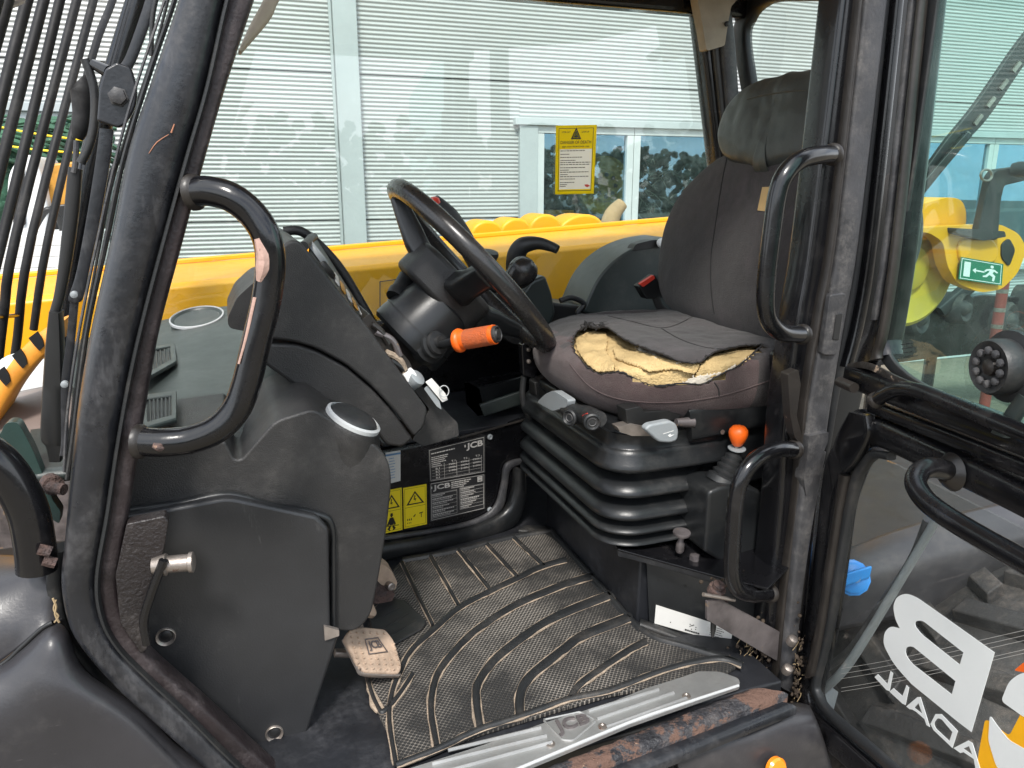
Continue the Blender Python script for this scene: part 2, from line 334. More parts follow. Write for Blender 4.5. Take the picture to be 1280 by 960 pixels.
def matmat():
    """ribbed floor mat: small square pits through a dusty black rubber"""
    m = bpy.data.materials.new('pitted_mat_rubber'); m.use_nodes = True; N = m.node_tree.nodes; L = m.node_tree.links; b = N['Principled BSDF']
    t = N.new('ShaderNodeTexCoord'); mp = N.new('ShaderNodeMapping'); mp.inputs['Rotation'].default_value = (0, 0, R(38)); L.new(t.outputs['Object'], mp.inputs[0])
    sp = N.new('ShaderNodeSeparateXYZ'); L.new(mp.outputs[0], sp.inputs[0])
    def mth(op, a, v=None):
        x = N.new('ShaderNodeMath'); x.operation = op
        for i, q in enumerate((a, v)):
            if q is None: continue
            if isinstance(q, (int, float)): x.inputs[i].default_value = q
            else: L.new(q, x.inputs[i])
        return x.outputs[0]
    k = 2*math.pi/.0104
    s = mth('MULTIPLY', mth('SINE', mth('MULTIPLY', sp.outputs[0], k)), mth('SINE', mth('MULTIPLY', sp.outputs[1], k)))
    pit = mth('ABSOLUTE', s)
    r = N.new('ShaderNodeValToRGB'); r.color_ramp.elements[0].position = .12; r.color_ramp.elements[1].position = .42; L.new(pit, r.inputs[0])   # 1 = pit
    n1 = N.new('ShaderNodeTexNoise'); n1.inputs['Scale'].default_value = 5; n1.inputs['Detail'].default_value = 9; n1.inputs['Roughness'].default_value = .7; L.new(t.outputs['Object'], n1.inputs['Vector'])
    d = N.new('ShaderNodeValToRGB'); d.color_ramp.elements[0].position = .43; d.color_ramp.elements[1].position = .61; L.new(n1.outputs[0], d.inputs[0])
    inv = mth('SUBTRACT', 1.0, r.outputs[0]); f = mth('MULTIPLY', mth('ADD', mth('MULTIPLY', inv, .92), .04), mth('ADD', mth('MULTIPLY', d.outputs[0], .9), .12))
    mxn = N.new('ShaderNodeMix'); mxn.data_type = 'RGBA'; mxn.inputs[6].default_value = (.014, .014, .014, 1); mxn.inputs[7].default_value = (.29, .26, .225, 1); L.new(f, mxn.inputs[0])
    L.new(mxn.outputs[2], b.inputs['Base Color']); b.inputs['Roughness'].default_value = .75
    bn = N.new('ShaderNodeBump'); bn.inputs['Distance'].default_value = .0015; L.new(inv, bn.inputs['Height']); L.new(bn.outputs[0], b.inputs['Normal'])
    return m
M['mat'] = matmat()
M['guard'] = mat('matte_black_guard_paint', (.010, .010, .011), .6, vary=.3, bump=.4, bscale=120, dust=((.09, .085, .08), 12, .5, .5), spec=.3)
M['flange'] = mat('purple_brown_flange_paint', (.018, .013, .014), .46, vary=.4, vscale=14, bump=1, bscale=240, bdist=.0007, dust=((.12, .10, .10), 16, .46, .6), spec=.4)
M['rust_mark'] = mat('orange_scrape', (.32, .13, .07), .6)
# ================================================================== SETTING
me = tomesh('ground', [(-80, -80, 0), (80, -80, 0), (80, 80, 0), (-80, 80, 0)], [(0, 1, 2, 3)])
link('ground', me, M['ground'], smooth=False, kind='structure')
# ------------------------------------------------------------------ warehouse
wh = root('warehouse', 'silver corrugated warehouse wall with grey upright flashing and pale framed windows behind the machine', 'warehouse', (2, 5.6, 0))
WY = 5.5
zj = [0, .46, 1.426, 2.375, 3.325, 4.275, 5.225]
def cladding(x0, x1, z0, z1):
    n = max(1, round((z1-z0)/.028)); v = []; f = []; q = 6
    prof = []
    for i in range(n):
        for k in range(q):
            t = (i+k/q)*(z1-z0)/n; prof.append((z0+t, .0034*math.copysign(abs(math.sin(2*math.pi*k/q+.3))**.7, math.sin(2*math.pi*k/q+.3))))
    prof.append((z1, 0))
    for z, d in prof: v += [(x0, WY-d, z), (x1, WY-d, z)]
    f = [(2*i, 2*i+1, 2*i+3, 2*i+2) for i in range(len(prof)-1)]
    m = MB().add(v, f); m.done('cladding_panel', M['clad'], wh, sharp=80)
wz0, wz1 = .9, 2.085                       # the strip of windows
wins = [(2.06, 3.86), (5.45, 8.0), (-2.4, -.62)]
colx = (.757, .909)
def spans(z0, z1):
    xs = [(-7, colx[0]-.01), (colx[1]+.01, 4.9), (4.9, 11)]
    if z0 >= 2.0: return [(a, b, z0, z1) for a, b in xs]
    return None
for i in range(len(zj)-1):
    z0, z1 = zj[i]+.004, zj[i+1]-.004
    if i == 0 or i >= 4 or i == 3:
        for a, b in ((-7, colx[0]), (colx[1], 4.9), (4.9, 11)): cladding(a, b, z0, z1)
    else:   # rows cut by the windows
        edges = [-7] + sorted([w for p in wins for w in p]) + [11]
        for a, b in zip(edges[::2], edges[1::2]):
            seg = [(a, colx[0]), (colx[1], b)] if a < colx[0] < b else [(a, b)]
            for c, d in seg: cladding(c, d, z0, z1)
        for a, b in wins:
            if z1 > wz1+.05 and z0 < wz1: cladding(a, b, wz1+.03, z1)
            if z0 < wz0 and z1 > wz0: cladding(a, b, z0, wz0-.03)
            if z1 < wz0: cladding(a, b, z0, z1)
MB().box(((colx[0]+colx[1])/2, WY-.03, 2.7), (colx[1]-colx[0], .07, 5.4)).box((colx[0]-.012, WY-.01, 2.7), (.02, .03, 5.4)).done('flashing_strip', M['trim'], wh, bevel=.004)
for z in zj[1:]: MB().box((-3.12, WY+.02, z), (7.75, .02, .03)).box((5.96, WY+.02, z), (10.1, .02, .03)).done('panel_joint', M['joint'], wh)
for a, b in wins:
    w = MB().box(((a+b)/2, WY-.02, wz1+.02), (b-a+.1, .07, .05)).box((a+.06, WY-.015, (wz0+wz1)/2), (.14, .05, wz1-wz0-.01)).box((b-.03, WY-.015, (wz0+wz1)/2), (.07, .05, wz1-wz0-.01)).done('window_surround', M['trim'], wh, bevel=.003)
    MB().box(((a+b)/2, WY-.03, wz0-.02), (b-a+.12, .1, .04)).done('window_sill', M['trim'], wh, bevel=.003)
    x0, x1 = a+.13, b-.07; mid = (x0+x1)/2
    for c, d in ((x0, mid), (mid, x1)):
        fr = MB(); t = .055
        fr.box(((c+d)/2, WY, wz1-.03), (d-c-.004, .05, t)).box(((c+d)/2, WY, wz0+.03), (d-c-.004, .05, t))
        fr.box((c+.03, WY, (wz0+wz1)/2), (.055, .046, wz1-wz0-.12)).box((d-.03, WY, (wz0+wz1)/2), (.055, .046, wz1-wz0-.12))
        fo = fr.done('window', M['wframe'], wh, bevel=.004)
        MB().box(((c+d)/2, WY+.01, (wz0+wz1)/2), (d-c-.1, .006, wz1-wz0-.1)).done('pane', M['pane'], fo)
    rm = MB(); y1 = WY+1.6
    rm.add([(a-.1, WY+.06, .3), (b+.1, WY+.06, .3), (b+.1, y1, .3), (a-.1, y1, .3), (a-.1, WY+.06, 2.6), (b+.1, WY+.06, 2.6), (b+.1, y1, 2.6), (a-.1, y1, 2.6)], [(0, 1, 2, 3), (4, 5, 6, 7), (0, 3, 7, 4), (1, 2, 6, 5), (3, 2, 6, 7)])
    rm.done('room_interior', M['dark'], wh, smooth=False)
# things behind the warehouse panes; the yellow disc stands in for a mirrored bucket
d = root('wheel_hub', 'yellow bolted disc added for a bucket reflection behind the left warehouse window pane, right of the danger notice', 'wheel', (2.9, 5.85, 1.5))
c = onY(757, 232, 5.85)
MB().lathe(c+Vector((0, .1, 0)), Vector((0, -1, 0)), [(0, .22), (.05, .235), (.09, .235), (.1, .21), (.08, .13), (.1, .12), (.11, .05)], 32).done('disc', M['yellow_dull'], d)
for k in range(8):
    a = k*math.pi/4; MB().lathe(c+Vector((.085*math.cos(a), 0, .085*math.sin(a))), Vector((0, -1, 0)), [(0, .016), (.02, .016), (.022, .012)], 8).done('bolt', M['black'], d)
d = root('cardboard_box', 'brown box standing low behind the warehouse window, left of the yellow disc', 'box', (2.4, 5.9, 1.2))
c = onY(690, 272, 5.9); MB().box(c, (.3, .2, .12)).done('carton', M['obody'], d, bevel=.006)
d = root('netting_roll', 'crumpled clear plastic sheeting heaped behind the right warehouse window pane', 'sheeting', (3.3, 5.9, 1.2))
mb = MB()
for k in range(46):
    p = onY(random.uniform(795, 885), random.uniform(205, 290), 5.9+random.uniform(0, .25)); q = p+Vector((random.uniform(-.16, .16), 0, random.uniform(-.1, .1)))
    mb.tube([p, (p+q)/2+Vector((0, 0, random.uniform(-.03, .04))), q], random.uniform(.002, .007), 5, 3)
mb.done('sheet_folds', M['foam_pale'], d)
d = root('exhaust_elbow', 'tan curved pipe elbow poking up behind the yellow boom below the window', 'pipe', (2.6, 4.4, 0))
MB().tube(T3([(762, 315, 3.0), (760, 290, 3.0), (766, 268, 3.0), (778, 254, 3.0)]), [.040, .04, .036, .026], 14).done('elbow', M['straw'], d)
MB().tube([onY(762, 315, 3.0), Vector((1.55, 3.0, 0))], .03, 10).done('stem', M['strap'], d)
d.location = (0, 0, 0); 
for ch in d.children: ch.location = (0, 0, 0)
# ------------------------------------------------------------------ left background: netting, white digger, ochre machine
d = root('netting_heap', 'green netting heap with yellow straps behind the screen guard bars', 'netting', (-1.1, 5.0, 0))
mb = MB()
for k in range(150):
    p = onY(random.uniform(-60, 100), random.gauss(180, 14), 5.0+random.uniform(-.2, .2)); L_ = random.uniform(.1, .35); s = random.uniform(-.5, .2)
    mb.tube([p, p+Vector((L_*.5, random.uniform(-.05, .05), s*L_*.5+.02)), p+Vector((L_, 0, s*L_))], random.uniform(.006, .016), 5, 2)
for k in range(60):
    p = onY(random.uniform(-60, 125), random.uniform(165, 260), 5.2); mb.lathe(p, Vector((random.uniform(-1, 1), .4, random.uniform(-1, 1))), [(-.1, .02), (-.05, .09), (.05, .1), (.1, .02)], 7)
mb.done('netting', M['green'], d)
for y0, s in ((152, 24), (178, 14)):
    tube('strap', [onY(-60, y0-6, 4.7), onY(40, y0+s*.6, 4.68), onY(112, y0+s, 4.7)], .005, M['warn'], d)
d = root('compact_digger', 'small white digger with rounded cover parked behind the guard bars', 'digger', (-.9, 4.2, 0))
Yd = 4.2
prism('cab_cover', tr(PY(Yd), [(2, 320), (10, 215), (24, 196), (38, 192), (50, 212), (60, 262), (62, 320)], 12), (0, .6, 0), M['wbody'], d, .03)
prism('side_window', tr(PY(Yd-.01), [(16, 280), (20, 222), (30, 208), (32, 282)], 4), (0, .012, 0), M['black'], d, .004)
prism('engine_cover', tr(PY(Yd+.1), [(58, 262), (64, 205), (108, 200), (118, 262)], 5), (0, .5, 0), M['obody'], d, .02)
prism('slew_frame', tr(PY(Yd+.05), [(28, 262), (118, 250), (120, 300), (34, 300)], 4), (0, .6, 0), M['black'], d, .015)
for a, b in ((20, 62), (34, 76), (80, 118)):
    t = strip('track_tube', [(a, 300), (a-2, 330), (a+8, 352)], [(a+9, 300), (a+8, 330), (a+20, 346)], PY(Yd-.1), .05, M['black'], d)
tube('hose', T3([(40, 292, 4.0), (60, 262, 3.95), (78, 285, 4.0), (74, 330, 4.0)]), .014, M['black'], d)
prism('undercarriage', tr(PY(Yd+.1), [(5, 345), (120, 345), (110, 470), (10, 470)], 10), (0, .6, 0), M['black'], d, .03)
MB().box((-.95, Yd+.45, .2), (.9, .5, .4)).done('crawler_track', M['tyre'], d, bevel=.06)
d = root('pallet_stack', 'low stack of pale grey sheets lying beyond the yellow boom at far left', 'sheets', (-.8, 3.6, 0))
for k in range(4):
    a = onY(-40, 296+k*14, 3.7); b = onY(120, 292+k*14, 3.7); MB().box(((a.x+b.x)/2, 3.9, a.z-.02), (b.x-a.x, .45, .045)).done('sheet', M['wbody'], d, bevel=.004)
MB().box((-1.0, 3.9, .45), (1.3, .4, .9)).done('stillage', M['strap'], d, bevel=.01)
# ------------------------------------------------------------------ yard things seen through the door glass
d = root('marker_post', 'faded red post on a round pale base standing in the yard behind the door glass', 'post')
p0 = onZ(1246, 422, .0); 
yy = 3.4
a = onY(1243, 428, yy); b = onY(1256, 345, yy)
MB().tube([Vector((a.x, a.y, .0)), a, b], .032, 12, 1).done('post_tube', M['postred'], d)
for k in (.25, .5, .78):
    q = a.lerp(b, k); MB().tube([q-Vector((0, 0, .012)), q+Vector((0, 0, .012))], .0335, 12, 1).done('band', M['steel'], d)
MB().lathe(Vector((a.x, a.y, .002)), Vector((0, 0, 1)), [(0, .16), (.02, .16), (.035, .05)], 20).done('base_plate', M['paper'], d)
d = root('plough_attachment', 'dark steel attachment with round rollers lying in the yard seen through the door glass', 'attachment')
for k, (x, y, rr_) in enumerate(((1112, 405, .10), (1150, 398, .12), (1205, 385, .11), (1262, 400, .13), (1300, 380, .14))):
    c = onY(x, y, 3.9); MB().lathe(c, Vector((.3, -1, .1)), [(-.15, rr_), (0, rr_), (.02, rr_*.85), (.0, rr_*.5), (.04, rr_*.3), (.05, .01)], 20).done('roller', M['tyre'], d)
prism('side_frame', tr(PY(3.95), [(1090, 372), (1150, 384), (1230, 368), (1330, 376), (1330, 446), (1240, 440), (1180, 446), (1090, 458)], 5), (0, .15, 0), M['paint'], d, .01)
for x in (1100, 1170, 1290):
    p = onY(x, 400, 4.0); MB().tube([Vector((p.x, p.y, 0)), p], .04, 8, 1).done('frame_leg', M['paint'], d)
strip('push_beam', [(1175, 385), (1240, 330)], [(1182, 395), (1250, 340)], PY(3.9), .06, M['rubber'], d, e=6)
# ================================================================== TELEHANDLER
TH = root('telehandler', 'black telehandler cab with open door, torn seat, steering wheel and long yellow boom', 'telehandler', (.6, 1.3, 0))
YN = .85
# ------------------------------------------------------------------ cab frame
A_L = [(320, -371), (236, -60), (219, 0), (184, 103), (156, 188), (134, 300), (108, 420), (94, 500), (83, 596), (75, 690), (71, 735), (78, 782), (95, 816), (138, 866), (188, 912), (240, 958), (300, 1010)]
A_G = [(392, -371), (303, -60), (283, 0), (258, 110), (232, 200), (203, 305), (178, 400), (160, 480), (145, 565), (133, 645), (120, 725), (126, 775), (146, 812), (183, 850), (228, 892), (286, 950), (345, 1002)]
A_R = [(428, -371), (336, -60), (317, 0), (281, 110), (255, 200), (227, 305), (199, 410), (186, 480), (172, 565), (160, 645), (148, 720), (153, 765), (178, 815), (222, 857), (268, 897), (325, 950), (385, 1002)]
fr = strip('front_pillar', A_L, [(x+1, y) for x, y in A_G], PY(YN), .07, M['pillar'], TH, e=2.6, n=28)
strip('pillar_flange', [(x-3, y) for x, y in A_G], A_R, PY(YN+.012), .035, M['flange'], fr, e=4, n=20)
sl = [(a[0]*.5+b[0]*.5, a[1]*.5+b[1]*.5) for a, b in zip(A_G, A_R)]
strip('seal_bead', [(x-3, y) for x, y in A_G], [(x+4, y) for x, y in A_G], PY(YN+.003), .02, M['rubber'], fr, n=10)
strip('rubber_gap', [(x-16, y+4) for x, y in A_L[9:]], [(x+6, y) for x, y in A_L[9:]], PY(YN+.05), .03, M['rubber'], fr, n=12)
strip('weatherstrip', [(232, -60), (214, 0), (180, 100), (150, 200), (128, 300), (104, 420), (88, 540), (80, 600)], [(238, -60), (221, 0), (187, 100), (158, 195), (136, 300), (110, 420), (95, 540), (86, 600)], PY(YN+.03), .012, M['rubber'], fr, n=8)
tube('edge_trim', [onY(x, y, YN+.045) for x, y in ((206, 0), (170, 108), (147, 190), (122, 300), (98, 420), (84, 520), (80, 590))], .0016, M['rail'], fr, n=6)
for L_ in ([(186, 192), (196, 178), (211, 168)], [(214, 166), (218, 155)]):
    tube('scratch', [onY(x, y, YN-.0005) for x, y in L_], [.0003, .0006, .0003] if len(L_) == 3 else [.0009, .0006], M['rust_mark'], fr, n=6, sub=3)
# rear (door hinge) pillar, built as the separate ribs the photo shows
hp = strip('hinge_pillar', [(1096, -371), (1060, -60), (1053, 0), (1016, 300), (1000, 395), (985, 500), (979, 560), (974, 640), (963, 740), (952, 850), (945, 900)], [(1126, -371), (1088, -60), (1081, 0), (1046, 300), (1030, 395), (1014, 500), (1006, 560), (1000, 640), (988, 740), (977, 850), (970, 905)], PY(YN+.02), .05, M['paint'], TH, e=6)
strip('pillar_edge', [(1079, -60), (1076, 0), (1041, 300), (1024, 395), (1007, 500), (998, 600), (993, 650), (981, 740), (971, 850)], [(1084, -60), (1080, 0), (1047, 300), (1030, 395), (1012, 500), (1002, 600), (998, 650), (986, 740), (976, 850)], PY(YN+.006), .02, M['bronze'], hp, n=12)
strip('scuffed_rail', [(1126, -371), (1088, -60), (1083, 0), (1050, 300), (1033, 395), (1014, 500), (1003, 580)], [(1160, -371), (1120, -60), (1112, 0), (1076, 300), (1060, 395), (1042, 500), (1030, 585)], PY(YN+.004), .03, M['rail'], hp, e=5)
strip('lower_rail', [(1011, 560), (1001, 640), (990, 740), (978, 860)], [(1036, 566), (1021, 640), (1006, 740), (993, 868)], PY(YN-.004), .04, M['rail'], hp, e=5)
strip('rail_groove', [(1112, -60), (1106, 0), (1073, 300), (1058, 395), (1040, 500), (1027, 590)], [(1132, -60), (1124, 0), (1092, 300), (1076, 395), (1056, 470), (1040, 560)], PY(YN+.015), .03, M['rubber'], hp, e=4)
strip('outer_rib', [(1127, -60), (1122, 0), (1089, 300), (1074, 395), (1058, 460)], [(1138, -60), (1133, 0), (1101, 300), (1086, 395), (1070, 455)], PY(YN+.002), .03, M['paint'], hp, e=3)
strip('pillar_return', [(1146, -371), (1114, -60), (1108, 0), (1076, 300), (1060, 395), (1040, 520), (1024, 620), (1004, 760), (990, 900)], [(1196, -371), (1160, -60), (1154, 0), (1120, 300), (1104, 395), (1074, 520), (1054, 620), (1034, 760), (1020, 900)], PY(YN+.075), .02, M['black'], hp, e=6)
prism('striker_plate', tr(PY(YN-.002), [(1038, 368), (1058, 366), (1050, 430), (1044, 445), (1028, 444)], 4), (0, .012, 0), M['rail'], hp, .002)
prism('latch_slot', tr(PY(YN-.0035), [(1046, 392), (1054, 391), (1049, 425), (1041, 425)], 2), (0, .01, 0), M['black'], hp, .001)
prism('plate_step', tr(PY(YN-.006), [(1012, 545), (1036, 540), (1035, 552), (1008, 620), (1005, 600)], 2), (0, .02, 0), M['rail'], hp, .003)
prism('side_gusset', tr(PY(YN-.003), [(985, 468), (998, 462), (1001, 480), (996, 520), (1003, 548), (1002, 560), (993, 545), (988, 520)], 2), (0, .016, 0), M['bronze'], hp, .002)
# far rear corner
rc = strip('rear_corner_pillar', [(846, -240), (866, -60), (873, 0), (880, 60), (897, 205), (912, 345)], [(885, -240), (898, -60), (900, 0), (905, 60), (918, 205), (932, 345)], PY(1.75), .06, M['paint'], TH, e=4)
strip('corner_channel', [(884, -60), (889, 0), (893, 60), (908, 205), (920, 345)], [(893, -60), (899, 0), (904, 60), (917, 205), (930, 345)], PY(1.735), .02, M['bronze'], rc, e=5, n=12)
strip('corner_infill', [(890, -60), (899, 0), (904, 60), (917, 205), (930, 345)], [(905, -60), (913, 0), (921, 60), (930, 205), (944, 345)], PY(1.72), .03, M['rail'], rc, e=5, n=12)
XR = 1.25
inn = [(1068, 2), (975, 1), (950, 8), (936, 24), (930, 50), (941, 130), (957, 250), (966, 320), (990, 345), (1068, 350)]
out = [(1080, -14), (970, -14), (938, -6), (922, 14), (914, 48), (927, 130), (943, 250), (952, 330), (980, 362), (1080, 366)]
rw = strip('rear_window_frame', out, inn, PX(XR), .03, M['rubber'], TH, e=4)
prism('pane', [onX(x, y, XR+.012) for x, y in inn], (.004, 0, 0), M['glass_cab'], rw, 0)
# roof, headers, headliner corners
pts = [(-.12, .87), (.80, .87), (1.15, 1.2), (1.29, 1.78), (-.12, 1.78)]
rf = MB().prism([Vector((x, y, 2.12)) for x, y in pts], Vector((0, 0, .07))).done('cab_roof', M['paint'], TH, bevel=.02)
MB().prism([Vector((x*.98+.01, y, 2.10)) for x, y in pts], Vector((0, 0, .018))).done('headliner', M['headliner'], rf, bevel=.005)
hl = MB().prism(tr(PY(1.70), [(868, -60), (872, 0), (879, 36), (883, 62), (886, 63), (906, 57), (910, 30), (914, 8), (934, -14), (990, -40)], 3), Vector((0, .03, 0))).done('headliner_corner', M['headliner'], rf, bevel=.006)
MB().lathe(onY(908, 30, 1.697), Vector((0, -1, 0)), [(0, .006), (.004, .006), (.006, .002)], 10).done('push_stud', M['black'], hl)
strip('headliner_corner', [(352, -60), (330, -4), (312, 30), (298, 62)], [(390, -60), (352, -6), (338, 22), (302, 64)], PY(YN+.10), .03, M['headliner'], rf, e=3)
MB().box((.37, .88, 2.10), (.95, .05, .06)).done('door_header', M['paint'], TH, bevel=.01)
MB().box((.55, 1.77, 2.09), (1.45, .05, .06)).done('side_header', M['paint'], TH, bevel=.01)
# far front pillar and side glass
tube('far_front_pillar', [Vector((-.36, 1.74, 1.25)), Vector((-.24, 1.76, 1.7)), Vector((-.08, 1.76, 2.1))], .022, M['paint'], TH)
sg = MB().prism([Vector((-.33, 1.80, 1.30)), Vector((1.32, 1.80, 1.36)), Vector((1.22, 1.80, 2.1)), Vector((-.07, 1.80, 2.1))], Vector((0, .005, 0))).done('side_window', M['glass_cab'], TH)
# danger notice on the side glass
q = Quad([(695, 157), (746, 156), (742, 242), (694, 243)], PY(1.794), 0)
dn = MB(); q.rect(dn, 0, 0, 1, .345); q.rect(dn, 0, .345, .1, 1); q.rect(dn, .91, .345, 1, 1); q.rect(dn, .1, .93, .91, 1); dno = dn.done('danger_notice', M['film_yellow'], TH, smooth=False, thick=.0012, label='yellow and white DANGER OF DEATH notice on the far side glass')
a = MB(); q.frame(a, .07, .04, .93, .955, .012, .008, .001)
for t, r_ in (((.5, .035), 0),): pass
q.poly(a, [(.5, .03), (.63, .205), (.37, .205)], .0015)
for t, u0, v0, u1, v1 in (('LOOK OUT', .15, .085, .36, .11), ('LOOK UP', .64, .085, .82, .11), ('DANGER OF DEATH', .12, .225, .88, .27), ('KEEP AWAY FROM POWER LINES', .16, .3, .84, .322)): q.text(a, t, u0, v0, u1, v1, .002, .012)
a.done('lettering', M['black'], dno, smooth=False)
a = MB(); q.poly(a, [(.5, .065), (.59, .188), (.41, .188)], .0025); a.done('triangle', M['film_yellow'], dno, smooth=False)
a = MB(); q.poly(a, [(.49, .09), (.52, .09), (.505, .14), (.56, .16), (.54, .175), (.45, .17), (.46, .16), (.49, .15)], .0035); a.done('shock_mark', M['black'], dno, smooth=False)
a = MB(); q.rect(a, .1, .345, .91, .93, 0); a.done('text_panel', M['film_white'], dno, smooth=False)
a = MB(); v = .365
for k, (w, g) in enumerate(((.8, .05), (.3, .045), (.75, .045), (.5, .03), (1, .03), (1, .045), (.85, .035), (.3, .03), (.95, .035), (.25, .03), (1, .035), (.5, .05), (.5, .03), (.25, .025), (.2, .025))):
    q.small_print(a, .12, v, .12+.76*w, v+.011, .0025, .97); v += g
a.done('small_print', M['black'], dno, smooth=False)
a = MB(); q.poly(a, [(.75, .865), (.83, .862), (.9, .885), (.83, .905), (.78, .895)], .003); a.done('emblem', M['red'], dno, smooth=False)
# ------------------------------------------------------------------ front left: gusset, pin, kick panel
g = prism('hinge_gusset', tr(PY(YN+.005), [(158, 655), (206, 645), (211, 653), (205, 688), (188, 730), (178, 765), (186, 800), (184, 812), (176, 818), (150, 780), (144, 720)], 3), (0, .02, 0), mat('pitted_black_iron', (.014, .011, .011), .4, vary=.4, bump=1.5, bscale=240, bdist=.0012, dust=((.16, .14, .13), 14, .5, .5)), TH, .004)
c0 = onY(203, 706, YN+.004)
MB().lathe(c0, Vector((1, -.15, 0)), [(-.01, .009), (0, .0115), (.004, .0125), (.006, .0095), (.027, .0095), (.028, .0115), (.032, .0115), (.033, .009)], 18).done('hinge_pin', M['steel'], g)
tube('latch_rod', [onY(x, y, YN-.006) for x, y in ((205, 700), (190, 740), (180, 775), (184, 805))], .005, M['paint'], g, n=8)
kp = prism('kick_panel', tr(PY(.93), [(140, 650), (285, 622, 14), (396, 646), (411, 662), (413, 788), (424, 793), (371, 958), (325, 990), (300, 990), (150, 800)], 5), (0, .016, 0), M['kick'], TH, .005, label='flat matte grey lower kick panel with two recessed screws')
for x, y in ((207, 796), (343, 917)):
    c = onY(x, y, .929); s_ = MB().lathe(c, Vector((0, -1, 0)), [(0, .0115), (.002, .0115), (.0025, .011), (0, .0085), (-.004, .0075), (-.004, .0125)], 24, True).done('screw_cup', M['steel'], kp)
    MB().lathe(c+Vector((.001, 0, .001)), Vector((0, -1, 0)), [(-.004, .007), (0, .0068), (.001, .005)], 16).done('screw_head', M['black'], s_)
prism('panel_notch', tr(PY(.925), [(405, 783), (424, 788), (424, 795), (406, 801)], 1), (0, .006, 0), M['steel'], kp, .001)
# ------------------------------------------------------------------ front console
cp = tr(PY(.955), [(120, 575), (270, 553, 10), (281, 551, 4), (293, 574, 5), (302, 574, 5), (344, 526, 12), (392, 511, 10), (414, 524, 10), (440, 546, 10), (470, 556, 8), (486, 576, 10), (490, 600, 30), (484, 660, 20), (474, 720, 20), (464, 770, 12), (446, 790, 12), (408, 788), (250, 800), (110, 770)], 4, 6)
con = MB().prism(cp, Vector((.0, .24, .0))).done('front_console', M['plastic'], TH, bevel=.02, bseg=5, sharp=30, label='moulded charcoal front console below the dash')
strip('moulding_lip', [(150, 638), (220, 628), (285, 616), (340, 630), (398, 641), (418, 655), (421, 700), (421, 785)], [(150, 646), (220, 636), (285, 624), (340, 638), (394, 648), (412, 662), (413, 700), (413, 785)], PY(.944), .012, M['plastic_smooth'], con, e=2.2)
rows = [[(60, 440, 1.76), (150, 415, 1.76), (215, 401, 1.76), (260, 389, 1.75), (330, 384, 1.7), (400, 395, 1.65)],
        [(50, 480, 1.45), (120, 470, 1.45), (200, 460, 1.42), (270, 455, 1.4), (340, 455, 1.36), (400, 470, 1.3)],
        [(40, 530, 1.2), (110, 524, 1.19), (190, 520, 1.17), (260, 516, 1.15), (340, 512, 1.13), (420, 520, 1.1)],
        [(40, 600, 1.0), (120, 592, .99), (180, 588, .99), (270, 590, .975), (340, 580, .975), (420, 550, .99)]]
dt = MB().grid([T3(r) for r in rows], 6, 6).done('dash_top', M['dash'], TH, thick=.012, label='green grey flat dash top with two air vents')
ring = [(o_[0], o_[1]) for o_ in ()]
def flatring(name, pl, c, rx, ry, w, m, par, h=.004, n=28):
    rings = []
    for k in range(n):
        a = 2*math.pi*k/n; o = pl(c[0]+rx*math.cos(a), c[1]+ry*math.sin(a)); i = pl(c[0]+(rx-w)*math.cos(a), c[1]+(ry-w*ry/rx)*math.sin(a)); z = Vector((0, 0, h))
        rings.append([o, o+z, i+z, i])
    return MB().rings(rings, True).done(name, m, par, sharp=30)
vz = onY(200, 460, 1.42).z+.012
PV = PZ(vz)
for nm, quad in (('air_vent', [(176, 440), (219, 432), (221, 455), (178, 480)]), ('air_vent', [(178, 498), (221, 493), (221, 528), (180, 540)])):
    v = strip(nm, [(a[0], a[1]) for a in quad], [(198+(a[0]-198)*.72, (quad[0][1]+quad[2][1])/2+(a[1]-(quad[0][1]+quad[2][1])/2)*.72) for a in quad], PV, .006, M['dash'], dt, closed=True, sub=1, e=6, off=-.006)
    prism('vent_well', tr(PV, quad), (0, 0, .001), M['black'], v, 0)
    for k in range(7):
        t = (k+.8)/8.5; a = Vector(quad[0]).lerp(Vector(quad[1]), t); b = Vector(quad[3]).lerp(Vector(quad[2]), t); a = a.lerp(b, .15); b = a.lerp(b, .82)
        tube('slat', [PV(*a)+Vector((0, 0, .003)), PV(*b)+Vector((0, 0, .003))], .0014, M['plastic_smooth'], v, n=6, sub=1)
c = onZ(247, 400, onY(247, 400, 1.68).z)
r1 = MB().lathe(c, Vector((-.12, -.25, 1)), [(-.02, .052), (.006, .052), (.008, .049), (.006, .046), (.004, .044), (.003, .01)], 32).done('round_demister', M['dash'], dt)
MB().lathe(c, Vector((-.12, -.25, 1)), [(.004, .0535), (.0085, .053), (.0095, .0505), (.007, .0495)], 32, True).done('bright_ring', M['chrome'], r1)
c = onY(441, 525, .985); ax = Vector((.45, -.15, .85))
an = ax.normalized(); e1 = an.orthogonal().normalized(); e2 = an.cross(e1)
MB().rings([[c+d_+(e1*math.cos(a)+e2*math.sin(a))*rr_ for a in [2*math.pi*k/36 for k in range(36)]] for d_, rr_ in ((Vector((-.02, .05, -.12)), .075), (Vector((-.012, .03, -.06)), .058), (Vector((-.005, .012, -.025)), .047), (-an*.006, .0415), (-an*.001, .0395), (an*.0, .030))]).done('speaker_housing', M['plastic'], con, sharp=60)
r1 = MB().lathe(c, ax, [(-.03, .034), (.003, .034), (.008, .030), (.011, .018), (.012, .001)], 32).done('round_speaker', M['rubber'], con)
MB().lathe(c, ax, [(-.004, .0385), (.004, .038), (.006, .0345), (.000, .033)], 32, True).done('bright_ring', M['chrome'], r1)
